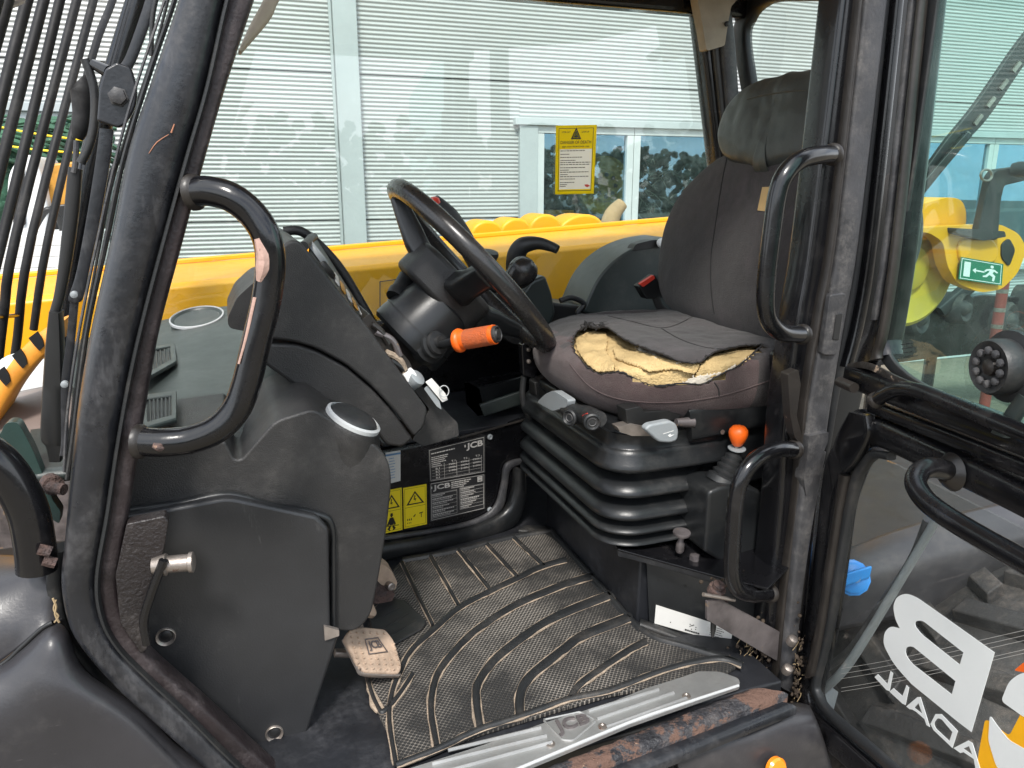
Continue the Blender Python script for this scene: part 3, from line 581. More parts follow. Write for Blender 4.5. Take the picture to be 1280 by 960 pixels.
# instrument cowl
cow = [(363, 300, 6), (374, 301, 6), (386, 315), (418, 357), (455, 402), (494, 456), (535, 512, 6), (531, 533, 8), (518, 547, 6), (494, 515), (466, 484), (433, 456), (396, 436), (371, 428), (331, 423), (318, 405, 8), (345, 335, 10), (354, 306, 8)]
cw = MB().prism(tr(PY(1.10), cow, 10), Vector((0, .34, 0))).done('instrument_cowl', M['plastic'], TH, bevel=.012, bseg=4, sharp=30, label='tall moulded cowl carrying the instrument cluster')
low = [(326, 428), (371, 430), (396, 438), (433, 458), (466, 486), (494, 517), (517, 549), (503, 560), (483, 557), (461, 529), (441, 512), (413, 504), (371, 484), (342, 464), (324, 450)]
MB().prism(tr(PY(1.108), low, 6), Vector((0, .30, 0))).done('cowl_base', M['plastic'], cw, bevel=.02, bseg=4, sharp=30)
MB().prism(tr(PY(1.2), [(350, 340), (318, 352), (296, 372), (284, 398), (286, 410), (300, 413), (330, 418)], 6), Vector((0, .2, 0))).done('cowl_wing', M['plastic'], cw, bevel=.02, bseg=4)
# instrument face: frame and warning lamp windows along the cowl's upper right side
n0 = onY(386, 317, 1.14); n1 = onY(500, 465, 1.14); ed = (n1-n0); nn = Vector((-ed.z, 0, ed.x)).normalized()
if nn.z < 0: nn = -nn
fc = MB().prism([n0-nn*.002, n1-nn*.004, n1+nn*.012+Vector((0, .22, 0)), n0+nn*.030+Vector((0, .22, 0))], nn*.004).done('instrument_panel', M['black'], cw, bevel=.002)
for k in range(9):
    a = n0.lerp(n1, .26+k*.07)+Vector((0, .03, 0))+nn*.006; w = ed.normalized()*.010; f_ = Vector((0, .07, 0))+nn*.009*(1-k/12)
    MB().prism([a, a+w, a+w+f_, a+f_], nn*.003).done('warning_lamp', M['obody'] if k % 2 else M['print_grey'], fc, bevel=.002)
hd = [n0.lerp(n1, -.12)-nn*.004, n0.lerp(n1, -.02)+nn*.022, n0.lerp(n1, .3)+nn*.034, n0.lerp(n1, .7)+nn*.026, n1.lerp(n0, -.06)+nn*.014]
tube('hood_rim', [p+Vector((0, .22, 0)) for p in hd], .008, M['plastic'], cw)
tube('bezel_edge', [n0.lerp(n1, -.06)+Vector((0, -.01, 0)), n0.lerp(n1, -.03)+nn*.012+Vector((0, .06, 0)), n0.lerp(n1, .0)+nn*.022+Vector((0, .14, 0)), n0.lerp(n1, .04)+nn*.03+Vector((0, .21, 0))], .007, M['rubber'], cw)
for t_, w_ in ((.06, .05), (.15, .05)):
    a = n0.lerp(n1, t_)+nn*(.009-.03*t_)+Vector((0, .05, 0)); MB().lathe(a, nn, [(0, .024), (.006, .024), (.009, .021), (.005, .019), (.004, .002)], 24).done('gauge', M['greyp'] if t_ < .1 else M['black'], fc)
# ignition area at the foot of the cowl
prism('cowl_foot', tr(PY(1.15), [(492, 455), (505, 452), (540, 500), (572, 528), (574, 545), (530, 558), (515, 550), (537, 512)], 3), (0, .1, 0), M['plastic'], cw, .006)
MB().prism(tr(PY(1.14), [(452, 400), (462, 392), (495, 432), (512, 452), (520, 470), (505, 470), (480, 438)], 2), Vector((0, .1, 0))).done('wiring_bundle', M['bronze'], cw, bevel=.01)
for i, (p, m_) in enumerate((([(482, 440), (500, 450), (508, 470)], 'sand'), ([(470, 415), (490, 425), (500, 445)], 'strap'), ([(465, 405), (476, 414), (486, 430)], 'bronze'), ([(488, 450), (505, 462), (512, 478)], 'black'))):
    tube('wire', [onY(x, y, 1.135) for x, y in p], .005, M[m_], cw, n=8)
ig = MB().lathe(onY(516, 477, 1.13), Vector((.55, -.5, .65)), [(-.03, .012), (0, .012), (.003, .0135), (.012, .0135), (.014, .011)], 20).done('ignition_switch', M['greyp'], cw)
MB().prism(tr(PY(1.12), [(505, 470), (517, 462), (522, 470), (510, 479)], 2), Vector((0, .02, 0))).done('switch_band', M['white'], ig, bevel=.002)
ky = prism('key_tag', tr(PY(1.12), [(532, 478), (540, 473), (557, 492), (560, 500), (553, 503)], 1), (0, .003, 0), M['paper'], cw, .0005)
tube('key_ring', [onY(555+6*math.cos(a), 489+7*math.sin(a), 1.115) for a in [k*math.pi/5 for k in range(10)]], .0008, M['chrome'], ky, closed=True, n=6)
prism('key', tr(PY(1.125), [(530, 486), (535, 482), (549, 500), (552, 512), (546, 508)], 1), (0, .002, 0), M['greyp'], cw, .0003)
# ------------------------------------------------------------------ steering column and wheel
a0 = onY(498, 420, 1.26); a1 = onY(545, 388, 1.26)
WC = Vector((.408, 1.331, 1.513)); wa, wb, WR = .736, -.043, .191
WN = Vector((math.cos(wa)*math.cos(wb), math.sin(wb), math.sin(wa)*math.cos(wb))).normalized()
cb0 = WC-WN*.172+Vector((0, -.012, -.008))
colc = MB().lathe(cb0, WN, [(.012, .060), (.0, .064), (-.002, .070), (.004, .0745), (.02, .0745), (.06, .070), (.095, .063), (.100, .056), (.104, .03)], 48).done('steering_column_cover', M['plastic_smooth'], TH, sharp=35)
MB().lathe(cb0, WN, [(-.035, .045), (.0, .052), (.014, .061)], 30).done('column_throat', M['bronze'], colc)
MB().lathe(cb0, WN, [(.030, .0748), (.030, .0755), (.0325, .0752), (.0325, .0740)], 48, True).done('cover_joint', M['black'], colc)
c = onY(541, 430, 1.262); ax = (onY(575, 421, 1.20)-c).normalized()
gt = MB().lathe(c-ax*.012, ax, [(-.01, .034), (.006, .032), (.010, .026), (.013, .025), (.015, .0275), (.019, .026), (.021, .020), (.023, .0195), (.025, .022), (.029, .020), (.031, .012), (.036, .010)], 28).done('indicator_gaiter', M['rubber'], colc)
k0 = onY(552, 431, 1.235); k1 = onY(578, 425, 1.20); k2 = onY(619, 418, 1.155)
stalk = MB().tube([k0, k0.lerp(k1, .5), k1], [.007, .0085, .0145], 14, 4).done('stalk', M['plastic_smooth'], colc)
ax = (k2-k1).normalized(); ln = (k2-k1).length
kb = MB().lathe(k1, ax, [(-.012, 0.0136), (-.011, 0.0186), (-.006, 0.0203), (-.002, 0.0192), (0, 0.0164), (ln*.45, 0.0160), (ln*.9, 0.0156), (ln*.95, 0.0164), (ln, 0.0160)], 28).done('stalk_grip', M['orange'], colc, label='orange grip of the column stalk')
MB().lathe(k1, ax, [(ln*.99, 0.0141), (ln+.004, 0.0141), (ln+.006, 0.0119), (ln+.003, 0.0096), (ln+.007, 0.0068), (ln+.007, 0.0011)], 24).done('end_button', M['rubber'], kb)
MB().lathe(k1, ax, [(.008, 0.0160), (.008, 0.0166), (ln*.88, 0.0163), (ln*.88, 0.0157)], 28).done('knurled_sleeve', mat('scuffed_orange_rubber', (.55, .11, 0.0226), .75, vary=.2, bump=3, bscale=500, bdist=.001, dust=((.25, .12, 0.0791), 40, .45, .7)), kb)
c = onY(500, 362, 1.34); MB().lathe(c, (onY(512, 343, 1.36)-c), [(-.02, .017), (-.005, .018), (0, .0155), (.03, .0165), (.034, .012)], 18).done('wiper_stalk', M['rubber'], colc)
WC = Vector((.408, 1.331, 1.513)); wa, wb, WR = .736, -.043, .191
WN = Vector((math.cos(wa)*math.cos(wb), math.sin(wb), math.sin(wa)*math.cos(wb))).normalized()
WU = WN.cross(Vector((0, 1, 0))).normalized(); WV = WN.cross(WU)
sw = MB().tube([WC+WR*(math.cos(t)*WU+math.sin(t)*WV) for t in [2*math.pi*k/48 for k in range(48)]], .0165, 18, 2, True).done('steering_wheel', M['wheelblk'], TH, label='worn black steering wheel')
HC = WC-WN*.062
MB().lathe(HC, WN, [(-.05, .04), (-.02, .05), (0, .052), (.012, .046), (.018, .03), (.02, .001)], 30).done('wheel_hub', M['plastic_smooth'], sw)
bd = MB(); hx = [(-.075, -.03), (-.03, -.06), (.05, -.062), (.085, -.02), (.075, .04), (.02, .062), (-.05, .05)]
bd.prism([HC+WU*x+WV*y-WN*.03 for x, y in [(p.x*1.2, p.y*1.2) for p in rpoly(hx, .02)]], WN*.066).done('horn_pad', M['plastic'], sw, bevel=.01)
# which direction on the rim is nearest a pixel
def rimt(px, py):
    return min((2*math.pi*k/360 for k in range(360)), key=lambda t: (Vector(proj(WC+WR*(math.cos(t)*WU+math.sin(t)*WV)))-Vector((px, py))).length)
def spoke(t, w0, w1):
    d = (math.cos(t)*WU+math.sin(t)*WV); s_ = WN.cross(d); m = MB(); rings = []
    for f_, w, h, dz in ((.055, w0*.7, .034, -.046), (.085, w0*.95, .042, -.044), (.11, w0*.75, .044, -.036), (.15, w1, .036, -.020), (.186, w1*.9, .026, -.006)):
        c = WC+d*f_+WN*dz
        rings.append([c+s_*x*w/2+WN*z*h/2 for x, z in ((-1, -.6), (-.8, -1), (.8, -1), (1, -.6), (1, .6), (.8, 1), (-.8, 1), (-1, .6))])
    m.rings(rings).done('spoke', M['plastic_smooth'], sw, bevel=.003)
t0 = rimt(492, 242); spoke(t0, .085, .052); spoke(rimt(612, 340), .06, .045); spoke(rimt(650, 412), .06, .04)
# ------------------------------------------------------------------ boom
def bz(x): return 1.435+.06*x
bo = MB()
xs = (-1.9, 1.95)
v = []
for x in xs:
    z = bz(x); v.append([Vector((x, y, z+dz)) for y, dz in ((2.05, -.33), (2.05, -.012), (2.062, 0), (2.56, .0), (2.60, -.012), (2.60, -.33))])
bm_ = bo.rings(v).done('boom', M['yellow'], TH, bevel=.004, label='long yellow steel boom along the far side of the cab')
MB().rings([[Vector((x, y, bz(x)+dz)) for y, dz in ((2.565, 0), (2.565, .014), (2.60, .014), (2.60, 0))] for x in xs]).done('top_rib', M['yellow'], bm_, bevel=.003)
q = [onY(x, y, 2.0485) for x, y in ((475, 352), (512, 347), (512, 381), (475, 388))]
for i in range(4): tube('patch_seam', [q[i], q[(i+1) % 4]], .0012, M['bronze'], bm_, n=6, sub=1)
for x0, x1, top in ((588, 632, 275), (624, 668, 272), (659, 706, 267), (694, 756, 267)):
    a = onY(x0, 300, 2.64); b = onY(x1, 300, 2.64); h = onY((x0+x1)/2, top, 2.64).z-a.z; pr = []
    for k in range(15):
        t = math.pi*k/14; s_ = .18*(x1 > 750)
        pr.append(((a+b)/2-Vector((math.cos(t)*(b.x-a.x)/2, 0, 0))+Vector((s_*.1*math.sin(t), 0, h*math.sin(t)**.8))))
    MB().rings([[p*1+Vector((0, dy, 0)) if dy < .2 else ((p-(a+b)/2)*.75+(a+b)/2+Vector((0, dy, -.01))) for p in pr] for dy in (0, .06, .14, .22)]).done('cover_lobe', M['yellow'], bm_, bevel=.01, sharp=60)
def bt(name, pts, y, t, m, par, r=8, bev=.008): return prism(name, tr(PY(y), pts, r), (0, t, 0), m, par, bev)
tail = bt('boom_tail', [(1100, 300), (1128, 286), (1200, 282), (1250, 280), (1274, 292), (1284, 312), (1272, 342), (1252, 362), (1226, 366), (1196, 354), (1184, 332), (1179, 302), (1160, 290), (1120, 292)], 2.0, .05, M['yellow'], bm_)
bt('tail_block', [(1110, 330), (1128, 270), (1140, 258), (1185, 246), (1202, 249), (1208, 262), (1208, 286), (1190, 300), (1140, 300)], 2.06, .22, M['yellow'], tail, 10, .015)
bt('tail_boss', [(1198, 300), (1240, 296), (1250, 310), (1246, 330), (1200, 330)], 1.99, .02, M['yellow'], tail, 12)
bt('slot', [(1252, 305), (1262, 297), (1270, 312), (1262, 334), (1252, 322)], 1.995, .02, M['black'], tail, 5, .002)
c = onY(1135, 335, 2.1); rr = (onY(1190, 335, 2.1)-c).length
pd_ = MB().lathe(c, Vector((0, -1, 0)), [(-.1, rr*.9), (-.02, rr), (.01, rr), (.02, rr*.93), (.012, rr*.85), (0, rr*.4), (.02, rr*.36), (.03, rr*.2)], 40).done('mirrored_disc', M['yellow_dull'], tail)  # added disc stands in for a yellow reflection in the door glass
mast = bt('mirror_mast', [(1221, 300), (1238, 222), (1245, 212), (1290, 206), (1290, 224), (1256, 232), (1252, 250), (1248, 300)], 1.97, .03, M['rubber'], tail, 4, .005)
bt('mast_foot', [(1195, 285), (1256, 289), (1258, 296), (1230, 301), (1196, 292)], 1.965, .05, M['rubber'], tail, 2, .004)
tube('eye_ring', [onY(1233+7*math.cos(a), 219+7*math.sin(a), 1.96) for a in [k*math.pi/6 for k in range(12)]], .004, M['steel'], tail, closed=True, n=8)
MB().lathe(onY(1264, 212, 1.96), Vector((.5, -1, 0)), [(0, .02), (.02, .026), (.06, .026), (.065, .018)], 20).done('mirror_joint', M['rubber'], tail)
# emergency exit sticker: sits on the tail plate
q = Quad([(1201, 321), (1254, 330), (1252, 357), (1198, 349)], PY(1.985), 0)
a = MB(); q.rect(a, 0, 0, 1, 1); ex = a.done('exit_sign', M['exitgreen'], TH, smooth=False, thick=.002, label='green exit sign with arrow and running man')
a = MB(); q.frame(a, .03, .05, .97, .95, .015, .03, .0025); q.rect(a, .1, .17, .25, .83, .0025); q.poly(a, [(.3, .5), (.38, .38), (.38, .46), (.58, .48), (.58, .54), (.38, .53), (.38, .62)], .0025)
q.poly(a, [(.72, .16), (.78, .16), (.79, .25), (.75, .3), (.71, .25)], .0025)
q.poly(a, [(.62, .36), (.72, .32), (.82, .34), (.9, .44), (.87, .48), (.8, .42), (.77, .52), (.84, .62), (.82, .86), (.77, .86), (.78, .68), (.7, .6), (.64, .72), (.55, .74), (.55, .68), (.61, .64), (.68, .5), (.7, .4), (.64, .44), (.6, .5), (.57, .46)], .0025)
a.done('symbols', M['white'], ex, smooth=False)
# ------------------------------------------------------------------ floor pan, inner walls
FZ = .95
fl = MB().prism([Vector((x, y, FZ-.004)) for x, y in ((-.25, .80), (.72, .80), (.72, 1.75), (-.25, 1.75))], Vector((0, 0, -.03))).done('floor_pan', M['floor'], TH, bevel=.004)
MB().prism([Vector(p) for p in ((-.35, 1.755, .95), (1.25, 1.755, .95), (1.25, 1.755, 1.385), (-.35, 1.755, 1.335))], Vector((0, .03, 0))).done('far_side_wall', M['paint'], TH, bevel=.006)
MB().prism([Vector(p) for p in ((1.13, 1.2, .95), (1.29, 1.78, .95), (1.29, 1.78, 1.42), (1.13, 1.2, 1.42))], Vector((.03, -.008, 0))).done('rear_wall', M['paint'], TH, bevel=.006)
PW = P3(onY(500, 690, 1.397), Vector((.2, -1, 0)).normalized())      # inner panel that carries the plates
ip = MB().prism(tr(PW, [(380, 600), (440, 575), (620, 537), (658, 522), (664, 560), (658, 600), (648, 640), (600, 664), (380, 712)], 2), Vector((.004, .02, 0))).done('inner_panel', M['paint'], TH, bevel=.002)
tube('panel_edge', [PW(x, y)+Vector((0, -.002, 0)) for x, y in ((574, 547), (600, 540), (657, 524))], .0025, M['bronze'], ip, n=8)
strip('pipe_lip', [(440, 690), (480, 682), (560, 668), (605, 656), (634, 640), (645, 615), (647, 585)], [(440, 712), (480, 704), (565, 688), (620, 674), (650, 655), (660, 625), (660, 590)], P3(onY(500, 690, 1.37), Vector((.2, -1, 0)).normalized()), .03, M['bellow'], TH, e=2.4)
strip('inner_trim', [(440, 676), (480, 671), (560, 659), (600, 648), (620, 632), (628, 605), (634, 580), (662, 572)], [(440, 682), (480, 677), (562, 664), (606, 653), (630, 636), (636, 608), (641, 587), (662, 580)], P3(onY(500, 690, 1.385), Vector((.2, -1, 0)).normalized()), .012, M['rail'], TH, e=2.4, n=12)
for x, y in ((612, 546), (612, 637), (636, 630)):
    MB().lathe(PW(x, y), Vector((.2, -1, 0)), [(0, .006), (.003, .006), (.0045, .004), (.003, .0025)], 12).done('panel_screw', M['greyp'], ip)
sz = PW(640, 530).z
sh = MB().prism([Vector((.25, 1.42, sz)), Vector((.62, 1.47, sz)), Vector((.62, 1.74, sz)), Vector((.2, 1.74, sz))], Vector((0, 0, -.01))).done('side_shelf', M['floor'], TH, bevel=.002)
tb = MB().prism([onY(x, y, 1.50) for x, y in ((580, 478), (594, 487), (601, 519), (597, 520), (583, 505))], Vector((.01, .0, 0))).done('shelf_tray', M['paint'], TH, bevel=.001)
p = [onY(594, 486, 1.50), onY(655, 470, 1.56), onY(655, 505, 1.54), onY(601, 519, 1.5)]
MB().prism(p, Vector((0, .006, 0))).done('tray_front', M['plastic_smooth'], tb, bevel=.002)
MB().prism([onY(580, 477, 1.6), onY(650, 462, 1.66), p[1], p[0]], Vector((0, 0, -.004))).done('tray_lid', M['paint'], tb, bevel=.001)
strip('tray_lip', [(600, 506), (655, 488)], [(606, 521), (655, 505)], PY(1.49), .01, M['dash'], tb, e=5)
MB().prism([Vector(p) for p in ((.78, .875, .95), (1.13, 1.2, .95), (1.13, 1.2, 1.42), (.78, .875, 1.42))], Vector((.02, -.02, 0))).done('rear_quarter_panel', M['paint'], TH, bevel=.006)
# ------------------------------------------------------------------ data plates and warning labels on the inner panel
q = Quad([(535, 562), (606.5, 544.5), (606.5, 591), (537, 603)], PW, .001)
a = MB(); q.rect(a, 0, 0, 1, 1); pl_ = a.done('data_plate', M['plate'], TH, smooth=False, thick=.001, label='upper black plate with load table and JCB mark')
a = MB(); q.frame(a, .02, .03, .98, .97, .006, .012, .0012); q.text(a, 'JCB', .67, .09, .96, .30, .0013, .03)
q.rect(a, .635, .12, .66, .19, .0013)
q.small_print(a, .05, .14, .5, .17, .0013, .9)
for k in range(6): q.small_print(a, .05, .26+k*.055, .05+random.uniform(.15, .34), .285+k*.055, .0013, .9)
for k, t in enumerate(('T.1', 'T.2', 'T.3')): q.text(a, t, .4+k*.215, .47, .47+k*.215, .52, .0013, .02)
for j, t in enumerate(('B.1', 'B.2', 'B.3', 'B.4')): q.text(a, t, .12, .60+j*.09, .19, .655+j*.09, .0013, .02)
for j, row in enumerate((('750kg', '750kg', '750kg'), ('2000kg', '2000kg', '2000kg'), ('2100kg', '2100kg', '2100kg'))):
    for k, t in enumerate(row): q.text(a, t, .35+k*.215, .555+j*.09, .50+k*.215, .615+j*.09, .0013, .02)
for k in range(5): q.rect(a, .05, .57+k*.09, .95, .575+k*.09, .0012)
for k in range(4): q.rect(a, .27+k*.22, .5, .275+k*.22, .93, .0012)
a.done('lettering', M['print_grey'], pl_, smooth=False)
q = Quad([(537, 604), (606.5, 592), (606.5, 636), (538, 652)], PW, .001)
a = MB(); q.rect(a, 0, 0, 1, 1); pl_ = a.done('data_plate', M['plate'], TH, smooth=False, thick=.001, label='lower black plate with JCB mark and boxed small print')
a = MB(); q.frame(a, .02, .02, .98, .98, .006, .012, .0012); q.text(a, 'JCB', .06, .07, .37, .24, .0013, .03); q.rect(a, .02, .1, .045, .16, .0013)
for k in range(4): q.small_print(a, .39, .07+k*.05, .8-.05*k, .095+k*.05, .0013)
q.frame(a, .86, .05, .95, .2, .02, .03, .0013); q.rect(a, .88, .09, .93, .15, .0013)
for u0, u1, v0, v1 in ((.03, .49, .30, .93), (.54, .97, .27, .86)):
    q.frame(a, u0, v0, u1, v1, .004, .008, .0012)
    for k in range(6):
        vv = v0+.03+k*(v1-v0)/6.2; q.small_print(a, u0+.015, vv, u0+random.uniform(.2, .42), vv+.026, .0013, .95); q.small_print(a, u0+.015, vv+.045, u0+random.uniform(.15, .4), vv+.062, .0013, .95)
        q.rect(a, u0, vv-.012, u1, vv-.006, .0012)
a.done('lettering', M['print_grey'], pl_, smooth=False)
def warnlabel(c, lab, fn):
    q = Quad(c, PW, .001); a = MB(); q.rect(a, 0, 0, 1, 1); o = a.done('warning_label', M['warn'], TH, smooth=False, thick=.001, label=lab)
    a = MB(); q.frame(a, .05, .04, .95, .97, .012, .006, .0012); q.rect(a, .05, .50, .95, .507, .0012)
    q.poly(a, [(.5, .12), (.9, .45), (.12, .45)], .0012); fn(q, a); a.done('symbols', M['black'], o, smooth=False)
    a = MB(); q.poly(a, [(.5, .18), (.79, .42), (.23, .42)], .0018); o2 = a.done('triangle', M['warn'], o, smooth=False)
    a = MB(); q.poly(a, [(.48, .22), (.53, .24), (.49, .31), (.56, .30), (.50, .40), (.51, .34), (.44, .34)], .0024); a.done('flash_mark', M['black'], o, smooth=False)
def seatman(q, a):
    q.poly(a, [(.45, .56), (.55, .56), (.57, .62), (.5, .66), (.43, .62)], .0012); q.poly(a, [(.42, .66), (.58, .66), (.7, .82), (.64, .86), (.6, .80), (.6, .84), (.4, .84), (.4, .80), (.34, .86), (.28, .82)], .0012)
    q.poly(a, [(.4, .85), (.48, .85), (.42, .94), (.48, .97), (.4, .97), (.3, .92)], .0012); q.poly(a, [(.52, .85), (.6, .85), (.7, .92), (.6, .97), (.52, .97), (.58, .94)], .0012); q.poly(a, [(.15, .84), (.85, .86), (.85, .875), (.15, .855)], .0014)
def toolmarks(q, a):
    q.poly(a, [(.68, .68), (.84, .67), (.84, .69), (.78, .70), (.78, .80), (.75, .80), (.75, .70), (.68, .71)], .0012); q.poly(a, [(.42, .74), (.5, .69), (.52, .71), (.44, .77)], .0012)
    for k in range(3): q.rect(a, .15+.08*k, .78, .19+.08*k, .83, .0012); q.rect(a, .15+.07*k, .87, .18+.07*k, .9, .0012)
warnlabel([(477, 614), (502, 609.5), (503, 662), (476, 668)], 'yellow warning label with seated figure wearing belt', seatman)
warnlabel([(504, 610), (533, 605), (533.5, 655), (505, 661)], 'yellow warning label with electric flash in triangle', toolmarks)
q = Quad([(482, 566), (500.5, 563), (500.5, 601), (484, 605)], PW, .001); a = MB(); q.rect(a, 0, 0, 1, 1); o = a.done('white_label', M['paper'], TH, smooth=False, thick=.001)
a = MB(); q.rect(a, .0, .06, 1, .12, .0012); 
for k in range(8): q.small_print(a, .2, .2+.09*k, .6+.05*(k % 3), .225+.09*k, .0012)
a.done('small_print', M['sky_ring'], o, smooth=False)
# ------------------------------------------------------------------ floor mat (loose: a thing of its own)
MZ = FZ+.004
fm = root('floor_mat', 'dusty black rubber floor mat with raised curved ribs lying on the cab floor', 'floor mat', (.4, 1.1, MZ))
mo = [(470, 735), (503, 699), (600, 678), (640, 669), (688, 661), (745, 724), (802, 787), (925, 829), (905, 842), (760, 868), (600, 916), (496, 958), (485, 915), (474, 893), (462, 864), (456, 800)]
MB().prism(tr(PZ(MZ), mo, 5), Vector((0, 0, -.006))).done('mat_sheet', M['mat'], fm, bevel=.001, smooth=False)
PM = PZ(MZ+.0015)
def rib(L_, w, name='mat_rib', dirt=True):
    """raised rubber rib with mud dried along both foot edges; w in pixels"""
    pts = catmull([Vector((x, y, 0)) for x, y in L_], 5); le, re = [], []
    for i, p in enumerate(pts):
        t = (pts[min(i+1, len(pts)-1)]-pts[max(i-1, 0)]).normalized(); n = Vector((t.y, -t.x, 0)); le.append((p+n*w/2)); re.append((p-n*w/2))
    A = [PM(p.x, p.y) for p in le]; B = [PM(p.x, p.y) for p in re]
    h = Vector((0, 0, .0045)); rings = [[a-h*.6, a.lerp(b, .12)+h*.7, a.lerp(b, .3)+h, a.lerp(b, .7)+h, a.lerp(b, .88)+h*.7, b-h*.6] for a, b in zip(A, B)]
    o = MB().rings(rings).done(name, M['rubber'], fm, sharp=60)
    if dirt:
        for E_ in (A, B):
            m = MB(); P = [p+Vector((random.uniform(-.0006, .0006), random.uniform(-.0006, .0006), .0005)) for p in E_]
            i = 0
            m.tube(P, [max(.0002, .0010+.0022*noise.noise(p*38)) for p in P], 6, 1); m.done('dried_mud', M['sand'], o)
R1 = [(546, 934), (539, 891), (541, 863), (550, 838), (575, 807), (600, 785), (644, 757), (700, 733), (725, 725), (748, 718)]
R2 = [(600, 910), (595, 872), (600, 850), (622, 822), (662, 791), (700, 769), (752, 748), (770, 742)]
R3 = [(650, 895), (650, 869), (662, 847), (700, 816), (727, 796), (776, 776), (790, 771)]
R4 = [(712, 874), (724, 857), (757, 833), (787, 813), (808, 802)]
R0 = [(495, 956), (487, 905), (489, 872), (500, 840), (516, 812), (545, 785), (574, 760), (610, 741), (647, 723), (679, 708), (708, 700)]
for r_, w in ((R0, 7), (R1, 9), (R2, 11), (R3, 12), (R4, 9)): rib(r_, w)
for a, b in (((502, 703), (541, 782)), ((538, 695), (573, 757)), ((573, 688), (613, 738)), ((609, 681), (648, 723)), ((642, 672), (681, 709))): rib([a, ((a[0]+b[0])/2, (a[1]+b[1])/2), b], 5)
rib([(495, 957), (546, 937), (600, 912), (650, 896), (712, 874), (760, 864), (830, 838), (873, 827), (905, 824), (928, 832)], 7, 'mat_border')
rib([(503, 700), (560, 690), (640, 671), (690, 663)], 5, 'mat_border', False); rib([(690, 664), (745, 726), (804, 788), (860, 808), (925, 828)], 6, 'mat_border', False)
rib([(516, 843), (500, 868), (480, 890), (472, 884), (463, 862), (458, 838)], 6, 'mat_border')
pad = [(481, 749), (505, 752), (534, 779), (528, 787), (494, 806), (462, 812)]
MB().prism(tr(PM, [(462, 770), (481, 747), (506, 752), (534, 779), (528, 788), (494, 807), (466, 812)], 3), Vector((0, 0, .004))).done('heel_pad', M['rubber'], fm, bevel=.002)
for a, b in (((470, 778), (500, 762)), ((478, 789), (510, 770)), ((486, 799), (520, 778)), ((466, 800), (484, 792))): rib([a, b], 4)
MB().prism(tr(PZ(FZ+.001), [(461, 864), (466, 862), (482, 890), (480, 893), (470, 893), (462, 884)], 3), Vector((0, 0, .006))).done('dried_mud', M['sand'], fm, bevel=.002)
# ------------------------------------------------------------------ sill
PS = PZ(FZ+.008)
sp = MB().prism(tr(PS, [(470, 975), (500, 964), (601, 932), (681, 903), (760, 879), (805, 861), (850, 847), (873, 839), (900, 839, 10), (924, 848, 5), (925, 857, 3), (850, 883), (787, 905), (650, 962), (560, 1000), (470, 1030)], 2), Vector((0, 0, -.006))).done('sill_plate', M['alu'], TH, bevel=.002, label='scuffed aluminium sill plate with raised lines and badge')
PS2 = PZ(FZ+.0085)
ridges = [((735, 889), (823, 862)), ((746, 899), (842, 866)), ((758, 909), (858, 873)), ((560, 938), (676, 910)), ((540, 955), (683, 920)), ((555, 965), (690, 928))]
for a, b in ridges: tube('raised_line', [PS2(*a), PS2(*b)], [.0026, .003], M['alu'], sp, n=8, sub=4)
tube('bright_edge', [PS2(x, y) for x, y in ((560, 999), (650, 960), (787, 903), (850, 881), (923, 857))], .0022, M['chrome'], sp, n=8)
bd = rpoly([(679, 900), (725, 890), (745, 901), (716, 926), (703, 925)], 4)
tube('badge_outline', [PS2(p.x, p.y) for p in bd], .0016, M['alu'], sp, closed=True, n=8, sub=2)
q = Quad([(689, 902), (734, 892), (741, 906), (700, 922)], PS2, .001)
a = MB(); q.text(a, 'JCB', .02, .0, .98, .95, .0, .02); a.done('badge_lettering', M['strap'], sp, smooth=False, thick=.004)
for x, y in ((858, 870), (753, 908), (688, 930)): MB().lathe(PS2(x, y), Vector((0, 0, 1)), [(-.002, .0065), (.001, .006), (.0015, .0035), (0, .002)], 14).done('rivet', M['steel'], sp)
def ledge(name, A, B, pl, z, m, nz_=.0, seg=90, par=TH):
    rings = []
    for i in range(seg+1):
        t = i/seg; a = pl(A[0][0]+(A[1][0]-A[0][0])*t, A[0][1]+(A[1][1]-A[0][1])*t); b = pl(B[0][0]+(B[1][0]-B[0][0])*t, B[0][1]+(B[1][1]-B[0][1])*t)
        k = 9; ring = []
        for j in range(k):
            s_ = j/(k-1); p = a.lerp(b, s_)+Vector((0, 0, .005*math.sin(math.pi*s_)**.6)); p.z += nz_*noise.noise(p*90)+nz_*.7*noise.noise(p*230)
            ring.append(p)
        rings.append(ring+[b-Vector((0, 0, z)), a-Vector((0, 0, z))])
    return MB().rings(rings).done(name, m, par, sharp=60)
PL = PZ(FZ-.006)
sg_ = ledge('sill_beam', [(560, 1008), (935, 862)], [(590, 1018), (985, 868)], PL, .03, mat('rust_blistered_paint', (.022, .022, .026), .5, vary=.4, vscale=30, bump=2, bscale=160, bdist=.002, wear=((.11, .062, .045), 17, .50, .9), dust=((.14, .11, .09), 30, .5, .6)), .0022)
ledge('sill_lip', [(600, 1018), (960, 878)], [(640, 1030), (996, 884)], PZ(FZ-.02), .012, M['pillar'], .0005, par=sg_)
ledge('rust_flakes', [(600, 1000), (826, 920)], [(618, 1012), (822, 928)], PZ(FZ-.008), .02, mat('pale_flaked_rust', (.27, .18, .125), .95, vary=.6, vscale=60, bump=3, bscale=120, bdist=.003, wear=((.12, .05, .035), 35, .5, .95)), .004, par=sg_)
MB().prism([Vector((-.3, .78, .93)), Vector((.72, .80, .93)), Vector((.74, .80, .72)), Vector((-.3, .78, .72))], Vector((0, .03, 0))).done('sill_skirt', M['black'], TH, bevel=.004)
